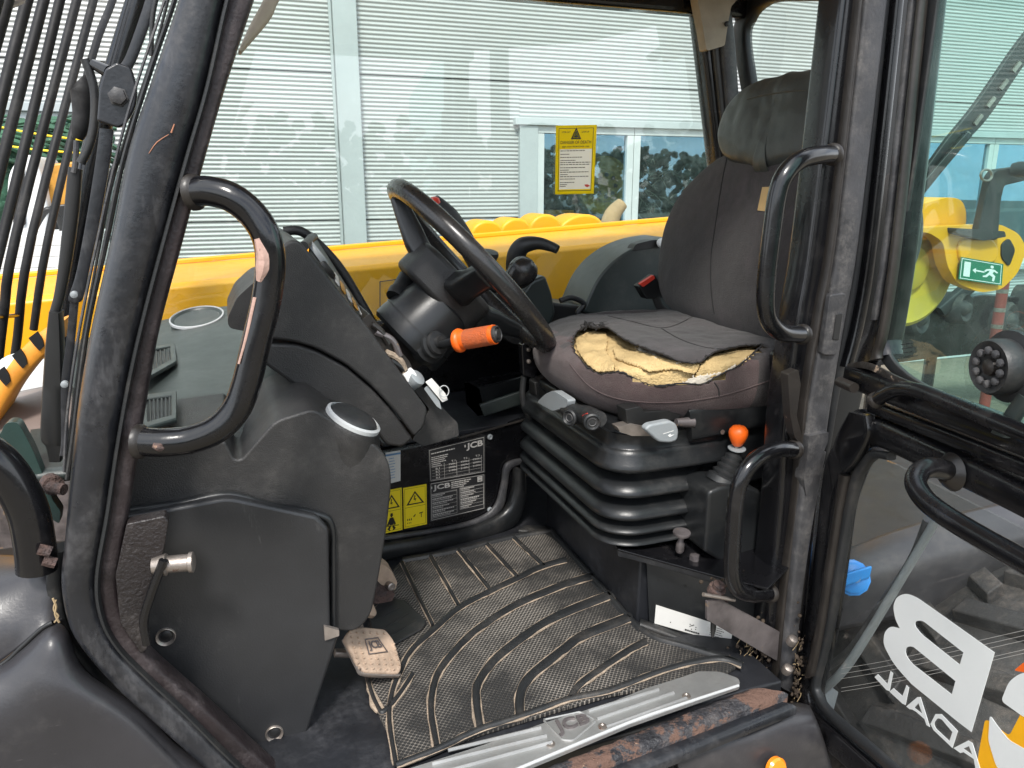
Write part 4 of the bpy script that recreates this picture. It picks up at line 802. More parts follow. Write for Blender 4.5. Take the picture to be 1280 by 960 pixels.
prism('rusty_tab', tr(PY(.76), [(813, 938), (826, 933), (823, 950), (813, 952)], 1), (0, .01, 0), M['rust'], TH, .002)
# ------------------------------------------------------------------ pedals
def pedal(c, pts, nrm, name, lab=None):
    pl = P3(c, nrm.normalized()); o = MB().prism(tr(pl, pts, 5), -nrm.normalized()*.008).done(name, M['pedal'], TH, bevel=.003, label=lab); return pl, o
c = onY(467, 812, 1.0); nrm = Vector((.45, -.45, .75))
pl, po = pedal(c, [(430, 797), (438, 786), (455, 783), (482, 786), (493, 800), (503, 832), (500, 842), (456, 840), (446, 828)], nrm, 'brake_pedal', 'sandy worn pedal pad with moulded JCB letters')
pf = P3(c+nrm.normalized()*.001, nrm.normalized())
for j in range(8):
    for i in range(7):
        x = 438+i*8.5+j*1.6; y = 790+j*6.4+i*.4
        if 452 < x-(j*1.2) < 484 and 796 < y < 822: continue
        if x < 500-(0 if y > 800 else 12) and y < 838 and x > 434+max(0, (y-800)*.35): MB().lathe(pf(x, y), nrm, [(-.001, .0022), (.0016, .0014)], 6).done('stud', M['pedal'], po)
q = Quad([(457, 799), (472, 797), (484, 815), (462, 818)], pf, .0005); a = MB(); q.text(a, 'JCB', .1, .15, .95, .8, .001, .015); q.frame(a, -.05, -.02, 1.05, 1, .05, .05, .0008); a.done('pad_lettering', M['strap'], po, smooth=False, thick=.001)
strip('pedal_edge', [(432, 800), (447, 832), (458, 843), (500, 845)], [(430, 797), (446, 828), (456, 840), (502, 841)], P3(c-nrm.normalized()*.003, nrm.normalized()), .008, M['steel'], po, e=3, n=10)
strip('pedal_arm', [(420, 815), (436, 815)], [(418, 823), (438, 824)], PY(1.02), .012, M['steel'], po, e=4, n=10)
pl, p2 = pedal(onY(460, 755, 1.12), [(446, 775), (450, 740), (459, 738), (471, 765), (470, 770), (452, 768)], nrm, 'second_pedal', 'small sandy pedal half hidden behind the console')
strip('pedal_arm', [(446, 768), (450, 786)], [(450, 768), (455, 784)], PY(1.1), .01, M['steel'], p2, e=4, n=10)
th = MB().prism(tr(PY(1.22), [(462, 695), (472, 700), (488, 712), (497, 728), (494, 738), (482, 737), (470, 724), (458, 722)], 3), Vector((0, .03, 0))).done('pedal_bracket', M['pedal'], TH, bevel=.004)
MB().lathe(onY(487, 732, 1.215), Vector((.3, -1, .1)), [(-.005, .007), (.008, .007), (.009, .005), (.007, .0035)], 14).done('pivot_bolt', M['steel'], th)
MB().prism(tr(PY(1.2), [(455, 722), (480, 738), (494, 742), (490, 752), (462, 756)], 2), Vector((0, .03, 0))).done('rusty_lever', M['rust'], th, bevel=.004)
# ================================================================== SEAT
SE = bpy.data.objects.new('operator_seat', None); COL.objects.link(SE); SE.parent = TH; SE.location = Vector((.8, 1.21, 1.3))-TH.location; SE['label'] = 'torn dark fabric operator seat on a rubber bellows suspension'
seat = SE
CX, CY, CZ = .785, 1.205, 1.368
def sgp(v, p): return math.copysign(abs(v)**p, v)
def cushion_pt(th, ph, inset=0):
    ex = 2/3.4; ez = 2/2.5
    c, s_ = sgp(math.cos(th), ex), sgp(math.sin(th), ex); k = sgp(math.cos(ph), ez); z = sgp(math.sin(ph), ez)
    ax, ay, az = .262-inset, .238-inset, .054-inset
    x = ax*c*k; y = ay*s_*k
    fr_ = max(0, -x/ax)
    zz = z*az*(1 if z > 0 else 2.0)
    if z > 0: zz += .012*(abs(y)/ay)**3 - .010*(1-(y/ay)**2)*(1-(x/ax)**2)      # side bolsters and dished middle
    zz += -.010*fr_**2.2 + .02*(-x)                                                # waterfall front, slight backward tilt
    zz += -.006*math.exp(-((x+.02)/.10)**2)*(z > 0)*(abs(y) < ay*.8)
    yy = y*(1-.05*fr_**3); xx = x-.012*(1-(y/ay)**2)*fr_
    p = Vector((CX+xx, CY+yy, CZ+zz))
    if z > -.2: p += Vector((0, 0, .0022*noise.noise(Vector((xx*16, yy*16, 2))))) + Vector((0, 0, .0016*noise.noise(Vector((xx*42, yy*42, 5)))))
    return p
NT, NPH = 420, 210
def cushion_grid(inset=0, nt=NT, npn=NPH):
    v = [cushion_pt(2*math.pi*i/nt, -math.pi/2+math.pi*j/npn, inset) for j in range(npn+1) for i in range(nt)]
    f = [(j*nt+i, j*nt+(i+1) % nt, (j+1)*nt+(i+1) % nt, (j+1)*nt+i) for j in range(npn) for i in range(nt)]
    return v, f
tear = [(717, 423), (723, 414), (733, 408), (745, 410), (757, 409), (766, 414), (779, 423), (794, 430), (810, 436), (832, 444), (852, 452), (872, 453), (884, 446), (893, 440), (912, 435), (932, 432), (951, 431), (946, 438), (936, 447), (921, 458), (905, 466), (890, 474), (874, 480), (850, 479), (832, 482), (816, 482), (802, 477), (788, 470), (772, 465), (757, 467), (745, 466), (735, 459), (725, 449), (718, 438)]
tear = [(p.x, p.y) for p in catmull([Vector((x, y, 0)) for x, y in tear], 5, True)]
tear = [(x+1.6*noise.noise(Vector((x*.23, y*.23, 0)))+1.1*noise.noise(Vector((x*.7, y*.7, 3))), y+1.8*noise.noise(Vector((x*.23, y*.23, 9)))+1.1*noise.noise(Vector((x*.7, y*.7, 7)))) for x, y in tear]
def inside(x, y, P):
    c = False; j = len(P)-1
    for i in range(len(P)):
        if (P[i][1] > y) != (P[j][1] > y) and x < (P[j][0]-P[i][0])*(y-P[i][1])/(P[j][1]-P[i][1])+P[i][0]: c = not c
        j = i
    return c
cv, cf = cushion_grid()
full = BVHTree.FromPolygons(cv, cf)
def cast(tree, x, y, lift=0):
    h, n, i, d = tree.ray_cast(CAM, ray(x, y).normalized())
    if h is None: return None
    return h+(CAM-h).normalized()*lift
pr = [proj(v) for v in cv]
ins = [695 < p[0] < 965 and 400 < p[1] < 492 and v.z > CZ-.03 and inside(p[0], p[1], tear) for p, v in zip(pr, cv)]
# only what the camera side shows of the front/top half is torn
kf = [f for f in cf if not any(ins[i] for i in f)]
me = tomesh('seat_cushion', cv, kf)
cu = link('seat_cushion', me, M['fabric'], SE, sharp=0, label='seat cushion with torn open front edge showing foam')
me.materials.append(M['fabric_worn'])
for p in me.polygons:
    c = p.center
    q = proj(c); t = (q[1]-(452+.22*abs(q[0]-830)*0))/40
    if c.z < CZ+.035 and c.x < CX-.02 and (c.y < CY+.13): p.material_index = 1 if noise.noise(c*30)*.015+c.z < CZ+.024 else 0
m = cu.modifiers.new('cloth', 'SOLIDIFY'); m.thickness = .003; m.offset = -1
# foam beneath
fv, ff = cushion_grid(.020, 300, 150); ff2 = []
prf = [proj(v) for v in fv]
def near_tear(x, y): return 698 < x < 966 and 402 < y < 494
for i, v in enumerate(fv):
    x, y = prf[i]
    if near_tear(x, y): fv[i] = v+Vector((.0, 0, -.006*max(0, noise.noise(Vector((x*.035, y*.06, 1))))+.005*noise.noise(Vector((x*.05, y*.1, 4)))+.001*noise.noise(Vector((x*.25, y*.3, 4)))))
ff2 = [f for f in ff if all(near_tear(*prf[i]) and fv[i].z > CZ-.045 for i in f)]
fo = MB().add(fv, ff2).done('exposed_foam', M['foam'], SE, sharp=0)
ftree = BVHTree.FromPolygons(fv, ff2)
def skin(name, poly, m, lift, par, t=.0015, tree=None, nx=26, rag=1.2):
    """a torn sheet lying over the foam"""
    xs_ = [p[0] for p in poly]; ys_ = [p[1] for p in poly]; x0, x1, y0, y1 = min(xs_), max(xs_), min(ys_), max(ys_); ny = max(6, int(nx*(y1-y0)/(x1-x0)*1.5)); idx = {}; V = []; Fc = []
    for j in range(ny+1):
        for i in range(nx+1):
            x = x0+(x1-x0)*i/nx; y = y0+(y1-y0)*j/ny
            if inside(x, y, tear) and inside(x+rag*noise.noise(Vector((x*.4, y*.4, 0))), y+rag*noise.noise(Vector((x*.4, y*.4, 5))), poly):
                p = cast(tree or ftree, x, y, lift+.0012*noise.noise(Vector((x*.12, y*.12, 8))))
                if p: idx[i, j] = len(V); V.append(p)
    for j in range(ny):
        for i in range(nx):
            k = [(i, j), (i+1, j), (i+1, j+1), (i, j+1)]
            if all(q_ in idx for q_ in k): Fc.append(tuple(idx[q_] for q_ in k))
    return MB().add(V, Fc).done(name, m, par, thick=t, sharp=0)
skin('foam_flap', [(719, 424), (736, 415), (756, 412), (760, 425), (758, 440), (768, 455), (768, 464), (748, 466), (734, 456), (722, 440)], M['foam'], .008, fo, .006, nx=60)
skin('foam_flap', [(880, 476), (868, 470), (876, 456), (888, 446), (912, 437), (950, 432), (944, 440), (925, 455), (900, 468)], M['foam'], .009, fo, .005, nx=70)
skin('foam_fold', [(765, 436), (800, 440), (842, 452), (876, 456), (868, 468), (840, 462), (812, 466), (796, 458), (770, 450)], M['foam'], .006, fo, .006, nx=80)
skin('lining_scrap', [(790, 432), (808, 434), (835, 446), (858, 452), (850, 456), (820, 448), (800, 442)], M['foam_pale'], .011, fo, .001, nx=60, rag=3)
skin('lining_scrap', [(852, 478), (868, 470), (905, 463), (922, 452), (940, 444), (930, 455), (905, 468), (876, 482), (855, 482)], M['foam_pale'], .0115, fo, .001, nx=70, rag=3)
# frayed edge of the tear and cloth threads
edge = []
for (x, y) in tear:
    p = cast(full, x, y, .0006)
    if p: edge.append(p)
MB().tube(edge, [max(.0003, .0011+.0016*noise.noise(p*60)) for p in edge], 6, 1).done('frayed_edge', M['thread'], cu)
mb = MB()
for k in range(170):
    p = random.choice(edge); d = Vector((random.uniform(-1, 1), random.uniform(-1, 1), random.uniform(-.4, .8)))*random.uniform(.0015, .005)
    mb.tube([p, p+d*.6+Vector((0, 0, .001)), p+d], [.0004, .0003, .0001], 4, 1)
for (x, y) in [(733, 408), (736, 407), (742, 411), (729, 412), (748, 408), (752, 409)]*5:
    p = cast(full, x+random.uniform(-4, 4), y+random.uniform(-2, 2), .001); 
    if p: mb.tube([p, p+Vector((random.uniform(-.006, .006), 0, random.uniform(.002, .007))), p+Vector((random.uniform(-.01, .01), -.002, random.uniform(.002, .009)))], [.0014, .001, .0004], 5, 1)
mb.done('loose_threads', M['thread'], cu, kind='stuff')
def seam(name, L_, tree, par, m=None, r=.0011):
    P = [cast(tree, x, y, .0003) for x, y in [(p.x, p.y) for p in catmull([Vector((x, y, 0)) for x, y in L_], 6)]]; P = [p for p in P if p]
    if len(P) > 2: tube(name, P, r, m or M['thread'], par, n=6, sub=1)
seam('seam', [(760, 395), (790, 402), (826, 410), (850, 404), (875, 390)], full, cu); seam('seam', [(826, 410), (850, 424), (880, 434), (910, 437)], full, cu)
seam('seam', [(712, 455), (740, 485), (780, 500), (840, 503), (900, 495), (950, 480), (985, 466)], full, cu, M['fabric_worn'])
seam('seam', [(893, 478), (898, 486), (899, 495)], full, cu)
# backrest
U = Vector((.27, 0, .963)).normalized(); BCY = 1.18; B0 = Vector((.872, BCY, 1.385)); BN = Vector((-U.z, 0, U.x)).normalized()
BP = P3(B0, BN)
def backpts(L_):
    out_ = []
    for x, y in L_:
        p = BP(x, y)-B0; out_.append((p.y, p.dot(U)))
    return out_
def pillow(name, half, base, T1, T2, m, par, off=0, ex=2.6, nr=30, sharp=0, lab=None, na=8, flat=.55, wr=.0025):
    """symmetric cushion from the traced far half of its outline"""
    pts = catmull([Vector((a, b, 0)) for a, b in half], na); full_ = pts+[Vector((-p.x, p.y, 0)) for p in reversed(pts)]
    c = Vector((0, sum(p.y for p in full_)/len(full_), 0)); V = []; n = len(full_)
    for side, T in ((1, T1), (-1, T2)):
        for j in range(nr+1):
            s_ = math.sin(math.pi/2*j/nr); h = T*(1-s_**ex)**(1/ex)
            for p in full_:
                q = c+(p-c)*s_; w = wr*(noise.noise(Vector((q.x*14, q.y*14, side*3+off*99)))+.5*noise.noise(Vector((q.x*40, q.y*40, side))))*min(1, (1-s_)*8)
                V.append(base+Vector((0, 1, 0))*q.x+U*q.y+BN*(side*h+off+w*side))
    f = []
    for o in (0, (nr+1)*n):
        for j in range(nr):
            for k in range(n): l = (k+1) % n; f.append((o+j*n+k, o+j*n+l, o+(j+1)*n+l, o+(j+1)*n+k))
    o_ = MB().add(V, f); ob = o_.done(name, m, par, sharp=sharp, label=lab)
    bm = bmesh.new(); bm.from_mesh(ob.data); bmesh.ops.remove_doubles(bm, verts=bm.verts, dist=1e-5); bmesh.ops.recalc_face_normals(bm, faces=bm.faces); bm.to_mesh(ob.data); bm.free()
    return ob, BVHTree.FromPolygons(V, f)
hb = [(0, .0)] + [(a, b) for a, b in backpts([(850, 392), (833, 372), (829, 345), (832, 312), (840, 280), (856, 248), (880, 221), (903, 202), (920, 190)])]
hb[0] = (0, hb[1][1]-.02); hb.append((.10, hb[-1][1]+.07)); hb.append((0, hb[-1][1]+.015))
br, bt_ = pillow('backrest', hb, B0, .055, .05, M['fabric'], SE, lab='dark fabric backrest', wr=.0015)
seam('seam', [(910, 192), (903, 225), (896, 270), (889, 320), (889, 360), (893, 392)], bt_, br)
seam('seam', [(1022, 225), (1012, 260), (1003, 300), (998, 350), (996, 400)], bt_, br)
hh = backpts([(990, 226), (962, 218), (940, 212), (926, 200), (921, 178), (928, 153), (941, 134), (958, 119), (980, 109), (1003, 105)])
hh = [(0, hh[0][1]-.004)]+hh; hh.append((0, hh[-1][1]+.004))
hr, ht_ = pillow('headrest', hh, B0, .040, .045, M['vinyl'], SE, off=.030, lab='grey vinyl covered headrest', wr=.004, ex=3.6)
seam('seam', [(934, 124), (960, 118), (1000, 113), (1034, 112)], ht_, hr, M['vinyl'], .0016)
q = [cast(bt_, x, y, .0008) for x, y in ((953, 234), (975, 233), (975, 266), (947, 263))]
if all(q): tg = MB().add(q, [(0, 1, 2, 3)]).done('fabric_tag', mat('tan_tag', (.45, .30, .13), .7), br, smooth=False, thick=.0012)
# side bolster mouldings, buckle, belt stub
prism('armrest_moulding', tr(PY(1.60), [(728, 392), (736, 372), (746, 350), (762, 330), (785, 313), (812, 302), (850, 296), (880, 330), (880, 400)], 14), (0, .14, 0), M['dash'], TH, .03, label='dark side moulding with grab slot beyond the seat')
am = prism('grab_slot', tr(PY(1.597), [(790, 314), (795, 305), (815, 300), (832, 300), (826, 309)], 4), (0, .03, 0), M['black'], TH, .003)
MB().lathe(onY(826, 304, 1.59), Vector((0, -1, .3)), [(0, .011), (.006, .011), (.009, .007)], 16).done('end_cap', M['decal_white'], am)
bk = prism('belt_buckle', tr(PY(1.47), [(798, 358), (819, 343), (829, 361), (829, 373), (808, 374)], 2), (0, .025, 0), M['black'], SE, .004)
prism('release_button', tr(PY(1.466), [(800, 355), (817, 344), (819, 348), (804, 359)], 1), (0, .01, 0), M['red'], bk, .001)
tube('buckle_strap', [onY(820, 372, 1.48), onY(826, 385, 1.46), Vector((.9, 1.44, 1.38))], .009, M['thread'], bk)
tube('cable', [onY(x, y, 1.5) for x, y in ((700, 376), (715, 372), (730, 380), (722, 392), (735, 398))], .006, M['rubber'], SE)
prism('belt_anchor', tr(PY(.94), [(975, 445), (988, 436), (1004, 448), (1000, 478), (985, 482), (976, 470)], 5), (0, .03, 0), M['paint'], SE, .006)
# upper suspension plate and rail
def rrect(x0, x1, y0, y1, r, z, n=7):
    o = []
    for cx, cy, a0_ in ((x1-r, y1-r, 0), (x0+r, y1-r, 90), (x0+r, y0+r, 180), (x1-r, y0+r, 270)):
        for k in range(n+1): a = R(a0_+90*k/n); o.append(Vector((cx+r*math.cos(a), cy+r*math.sin(a), z)))
    return o
BX0, BX1, BY0, BY1 = .535, 1.0, 1.00, 1.41
zc = lambda y: onY(775, y, 1.02).z
lev = [(541, 0), (558, 0), (561, .005), (571, .010), (580, .016), (584, .014), (588, .002), (592, -.012), (595, -.011), (602, .006), (611, .016), (615, .013), (618, 0), (621, -.012), (624, -.010), (631, .008), (639, .017), (643, .013), (646, -.004), (649, -.004), (656, .016), (660, .014), (663, -.002), (666, .0), (671, .016), (674, .011), (680, -.02), (690, -.02)]
lv = catmull([Vector((zc(a), b, 0)) for a, b in lev], 2)
bw = MB().rings([rrect(BX0-p.y, BX1+p.y, BY0-p.y, BY1+p.y, .045+max(0, p.y), p.x) for p in lv]).done('bellows', M['bellow'], SE, sharp=75)
tz = zc(543)
rm = MB().rings([rrect(BX0+.006, BX1, BY0+.004, BY1, .04, tz-.01), rrect(BX0+.006, BX1, BY0+.004, BY1, .04, tz+.012), rrect(BX0+.010, BX1, BY0+.008, BY1, .038, tz+.016), rrect(BX0+.03, BX1-.02, BY0+.03, BY1-.02, .03, tz+.016), rrect(BX0+.035, BX1-.02, BY0+.035, BY1-.02, .03, tz+.004)]).done('suspension_top', M['bellow'], SE, sharp=50)
MB().box((CX+.02, CY, tz+.025), (.36, .34, .03)).done('seat_pan', M['black'], SE, bevel=.006)
strip('slide_rail', [(862, 512), (920, 500), (990, 487), (1040, 477)], [(866, 553), (925, 541), (990, 527), (1040, 518)], PY(.985), .035, M['plastic_smooth'], SE, e=6)
MB().lathe(onY(903, 540, .983), Vector((0, -1, 0)), [(0, .004), (.001, .004), (.0012, .001)], 10).done('rail_screw', M['steel'], SE)
tube('rail_pivot', [onY(845, 528, .99), onY(866, 528, .99)], [.006, .009], M['strap'], SE, sub=2)
prism('slide_bracket', tr(PY(1.0), [(782, 512), (800, 508), (806, 515), (850, 512), (850, 524), (806, 532), (784, 530)], 1), (0, .03, 0), M['black'], SE, .002)
prism('rusty_catch', tr(PY(.995), [(772, 534), (790, 530), (830, 538), (825, 545), (790, 545), (775, 540)], 1), (0, .02, 0), M['steel'], SE, .002)
ha = prism('height_handle', tr(PY(.965), [(806, 537), (812, 531), (838, 526), (846, 530), (849, 540), (847, 551), (838, 554), (824, 553)], 4), (0, .016, 0), M['greyp'], SE, .005, label='pale grey flat handle under the cushion')
q = Quad([(826, 541), (845, 535), (846, 547), (832, 551)], PY(.9645), .0004); a = MB()
q.small_print(a, .1, .15, .9, .24); q.poly(a, [(.35, .5), (.6, .4), (.55, .55), (.85, .6), (.45, .75)]); a.done('handle_marks', M['white'], ha, smooth=False)
ha = prism('weight_handle', tr(PX(.515), [(680, 502), (690, 492), (701, 487), (720, 499), (718, 508), (700, 513)], 3), (-.014, 0, 0), M['greyp'], SE, .004, label='pale grey paddle handle on the front edge')
for (x, y), nm in (((717, 521), 'adjuster_knob'), ((739, 525), 'height_knob')):
    c = onX(x, y, .50); ax = Vector((-1, -.55, .1)) if nm[0] == 'a' else Vector((-.3, -1, 0))
    o = MB().lathe(c, ax, [(-.03, .011), (-.004, .0125), (.006, .0135), (.012, .0135), (.014, .011), (.011, .0085), (.0115, .001)], 22).done(nm, M['rubber'], SE)
    MB().lathe(c, ax, [(.0112, .0066), (.0128, .006), (.0118, .005)], 18, True).done('knob_ring', M['rail'], o)
prism('red_mark', tr(PX(.494), [(729, 519), (735, 516), (737, 522), (731, 524)], .5), (-.002, 0, 0), M['red'], SE, .0004)
tube('knob_housing', [onX(x, y, .512) for x, y in ((708, 512), (722, 516), (735, 519), (750, 524))], [.012, .014, .015, .012], M['rubber'], SE, n=14)
prism('seat_bracket', tr(PY(1.36), [(652, 430), (674, 425), (690, 440), (692, 470), (676, 474), (654, 470)], 3), (0, .02, 0), M['paint'], SE, .002)
for x, y in ((661, 437), (661, 452), (683, 449)): MB().lathe(onY(x, y, 1.358), Vector((0, -1, 0)), [(-.002, .0045), (.002, .004), (.003, .002)], 10).done('rivet', M['steel'], SE)
tube('cable', [onY(x, y, 1.37) for x, y in ((655, 470), (653, 495), (658, 515), (668, 530))], .006, M['rubber'], SE)
tube('cable', [onY(x, y, 1.34) for x, y in ((672, 474), (690, 468), (705, 470), (715, 478))], .006, M['bronze'], SE)
prism('side_latch', tr(PY(1.33), [(668, 478), (682, 476), (690, 492), (684, 500), (670, 495)], 2), (0, .03, 0), M['black'], SE, .003)
# pedestal with sloping plate, label, lever box
PB = MB().prism([Vector((.585, 1.0, .945)), Vector((.595, 1.42, .945)), Vector((1.0, 1.42, .945)), Vector((1.0, 1.0, .945))], Vector((0, 0, .13))).done('seat_pedestal', M['floor'], TH, bevel=.004)
zpl = onY(772, 686, 1.0).z
MB().prism([onY(772, 686, 1.0), onY(904, 722, .885), onZ(960, 735, zpl), Vector((.80, .88, zpl)), Vector((1.0, 1.1, zpl)), Vector((.62, 1.25, zpl))], Vector((0, 0, -.004))).done('pedestal_plate', M['paint'], TH, bevel=.001)
PD = P3(onY(808, 700, .995), Vector((-.62, -1, 0)).normalized())
bx = MB().prism(tr(PD, [(808, 700), (905, 722), (975, 735), (975, 850), (925, 826), (812, 786)], 2), Vector((.01, .016, 0))).done('pedestal_face', M['plastic_smooth'], TH, bevel=.002)
strip('plate_lip', [(771, 684), (830, 698), (880, 712), (906, 719)], [(773, 696), (830, 711), (880, 726), (903, 733)], P3(onY(808, 700, .985), Vector((-.62, -1, 0)).normalized()), .012, M['rail'], bx, e=6)
strip('base_moulding', [(800, 779), (850, 797), (900, 818), (930, 828)], [(800, 790), (850, 809), (900, 828), (930, 838)], P3(onY(808, 700, .98), Vector((-.62, -1, 0)).normalized()), .02, M['rubber'], bx, e=2.5)
for x, y in ((823, 725), (857, 733)): MB().lathe(PD(x, y), Vector((-.62, -1, 0)), [(0, .003), (.0006, .003), (.0007, .001)], 10).done('hole', M['black'], bx)
q = Quad([(820, 756), (917, 787), (912, 806), (818, 779)], PD, .002); a = MB(); q.rect(a, 0, 0, 1, 1); o = a.done('stained_label', M['paper'], bx, smooth=False, thick=.0008)
a = MB(); q.small_print(a, .4, .82, .62, .92, .0008)
for k in range(5): q.small_print(a, .72, .2+.13*k, .88+.03*(k % 2), .24+.13*k, .0008)
for k in range(9): u, v = random.choice(((.47, .5), (.2, .62), (.5, .65), (.55, .5)))[0:2]; u += random.uniform(-.03, .03); v += random.uniform(-.1, .1); q.rect(a, u, v, u+.012, v+.06, .0008)
a.done('label_marks', M['black'], o, smooth=False)
tr_ = strip('mat_side_channel', [(660, 655), (700, 664), (760, 730), (806, 778)], [(648, 662), (690, 672), (748, 738), (798, 790)], PZ(FZ+.006), .01, M['rubber'], TH, e=3)
# round lever knob on pedestal and bolts
c = onY(852, 668, .95)
kn = MB().lathe(c, Vector((0, -.1, 1)), [(-.032, .005), (-.028, .007), (-.016, .0065), (-.012, .0045), (-.003, .0045), (0, .013), (.003, .014), (.005, .0135), (.0055, .009), (.004, .003)], 22).done('tie_down_knob', M['strap'], TH)
MB().lathe(onY(868, 698, .945), Vector((0, 0, 1)), [(-.004, .008), (.006, .008), (.007, .004)], 6).done('hex_bolt', M['strap'], TH)
tube('rusty_tube', [onY(x, y, .97) for x, y in ((856, 694), (866, 705), (880, 708), (900, 716))], .004, M['rust'], TH)
# gear lever box, gaiter, lever
gb = MB().prism(tr(PY(.93), [(886, 615, 6), (905, 607, 8), (945, 610, 8), (962, 622, 8), (972, 640, 6), (976, 700, 4), (960, 728, 4), (935, 722, 4), (881, 690, 4)], 6), Vector((0, .10, 0))).done('lever_box', M['plastic_smooth'], TH, bevel=.012, bseg=4, sharp=30)
MB().prism(tr(PY(1.0), [(935, 590, 6), (950, 578, 6), (964, 590, 8), (976, 640, 6), (976, 700, 4), (935, 700, 4)], 6), Vector((0, .08, 0))).done('box_back', M['plastic_smooth'], gb, bevel=.01, sharp=30)
b_ = onY(914, 606, .935); c0 = Vector((b_.x+.006, .965, b_.z-.004)); c1 = onY(920, 566, .965); ax = c1-c0; L_ = ax.length
g_ = MB().lathe(c0, ax, [(-.005, .028), (.1*L_, .026), (.16*L_, .021), (.26*L_, .023), (.34*L_, .018), (.46*L_, .020), (.54*L_, .0155), (.66*L_, .0175), (.74*L_, .013), (.86*L_, .0145), (L_, .008)], 24).done('gaiter', M['rubber'], gb)
MB().lathe(onY(921, 561, .965), Vector((0, -.12, 1)), [(0, .014), (.0015, .014), (.002, .004)], 24).done('washer', M['greyp'], gb)
MB().tube([c1, onY(921.5, 552, .965)], .0045, 12, 1).done('lever_rod', M['steel'], gb)
MB().lathe(onY(921.5, 557, .965), Vector((0, -.03, 1)), [(0, .006), (.002, .008), (.008, .0112), (.015, .0142), (.021, .0152), (.027, .0142), (.032, .0098), (.034, .001)], 28).done('lever_knob', M['orange'], gb, label='bright orange egg shaped lever knob')
# grab handles
def grab(name, L_, r, y, lab, par=TH, pl=None, m='paint', ys=None):
    P = [(onY(a, b, y) if pl is None else pl(a, b)) for a, b in L_]
    if ys: P = [onY(a, b, c_) for (a, b), c_ in zip(L_, ys)]
    o = MB().tube(P, r, 20, 10).done(name, M[m], par, label=lab)
    for a, b in ((P[0], P[1]), (P[-1], P[-2])):
        MB().lathe(a, (b-a), [(-.003, r*1.25), (.001, r*1.22), (.003, r*1.1), (.005, r*.98)], 18).done('weld_bead', M['bronze'], o)
    return o
gh = grab('grab_handle', [(244, 240), (262, 239), (290, 247), (316, 268), (333, 296), (338, 330), (333, 376), (320, 430), (308, 480), (295, 512), (272, 536), (240, 549), (205, 553), (176, 552)], .0150, YN, 'large curved black grab handle on the front pillar', ys=[.86, .85, .84, .835, .83, .83, .83, .83, .83, .83, .83, .835, .84, .85])
mb = skin_l = None
def chip(L_, w, par, m, y):
    P = [onY(a, b, y) for a, b in L_]; return MB().tube(P, w, 8, 3).done('paint_chip', m, par)
pinkmat = mat('bared_primer', (.42, .27, .22), .55, vary=.3, bump=1, bscale=200, wear=((.02, .015, .015), 60, .62, .4))
chip([(322, 298), (329, 318), (329, 335), (324, 352)], [.0035, .007, .0075, .003], gh, pinkmat, .820)
chip([(191, 556), (200, 558), (212, 558)], [.003, .006, .003], gh, M['rust'], .829)
strip('wear_line', [(316, 372), (306, 420), (297, 455)], [(321, 372), (310, 420), (300, 455)], PY(.819), .004, pinkmat, gh, n=8)
grab('grab_handle', [(1040, 193), (1022, 194), (1000, 200), (982, 217), (972, 242), (965, 290), (959, 340), (957, 380), (962, 402), (978, 416), (1002, 418)], .0118, YN, 'upper black grab handle on the hinge pillar', ys=[.85, .835, .825, .82, .82, .82, .82, .82, .825, .835, .85])
grab('grab_handle', [(992, 562), (972, 562), (948, 572), (930, 592), (920, 625), (916, 680), (915, 715), (922, 735), (938, 743), (962, 742)], .0115, YN, 'lower black grab handle beside the orange lever', ys=[.85, .835, .825, .82, .82, .82, .82, .825, .835, .85])
# joystick pod on the far side
jp = MB().prism(tr(PY(1.50), [(648, 372), (664, 350), (682, 344), (690, 366), (695, 392), (688, 408), (668, 412), (650, 400)], 5), Vector((0, .12, 0))).done('joystick_pod', M['dash'], TH, bevel=.015, bseg=4)
c0 = onY(612, 350, 1.55); c1 = onY(640, 330, 1.52)
MB().lathe(onY(605, 352, 1.56), Vector((.5, -.1, .6)), [(-.02, .04), (0, .036), (.006, .028), (.012, .033), (.018, .024), (.024, .029), (.03, .02), (.036, .024), (.042, .012)], 24).done('gaiter', M['rubber'], jp)
MB().lathe(onY(648, 345, 1.44), Vector((.42, -.35, .62)), [(-.04, .012), (-.025, .019), (-.006, .026), (.012, .030), (.026, .028), (.037, .019), (.043, .001)], 28).done('round_knob', M['wheelblk'], jp)
MB().tube(T3([(644, 336, 1.52), (646, 318, 1.51), (654, 307, 1.50), (672, 304, 1.49), (688, 308, 1.48), (697, 312, 1.47)]), [.020, .020, .018, .013, .0105, .009], 16, 6).done('curved_grip', M['rubber'], jp)
MB().tube(T3([(540, 252, 1.62), (560, 272, 1.62), (580, 300, 1.62), (598, 335, 1.62)]), [.018, .024, .022, .018], 14, 5).done('joystick_grip', M['rubber'], jp)
MB().lathe(onY(543, 254, 1.60), Vector((-.3, -.3, 1)), [(0, .013), (.008, .012), (.012, .007)], 14).done('joystick_button', M['red'], jp)
MB().lathe(onY(612, 318, 1.58), Vector((.1, -.3, 1)), [(-.02, .014), (0, .02), (.006, .018), (.008, .005)], 18).done('selector_knob', M['rubber'], jp)
MB().prism(tr(PY(1.62), [(560, 385), (600, 372), (690, 378), (740, 385), (730, 420), (560, 430)], 5), Vector((0, .12, 0))).done('side_console', M['black'], TH, bevel=.015)
MB().prism(tr(PY(1.52), [(612, 366), (650, 372), (692, 405), (700, 440), (640, 430), (600, 400)], 5), Vector((0, .12, 0))).done('lower_moulding', M['plastic'], TH, bevel=.015)
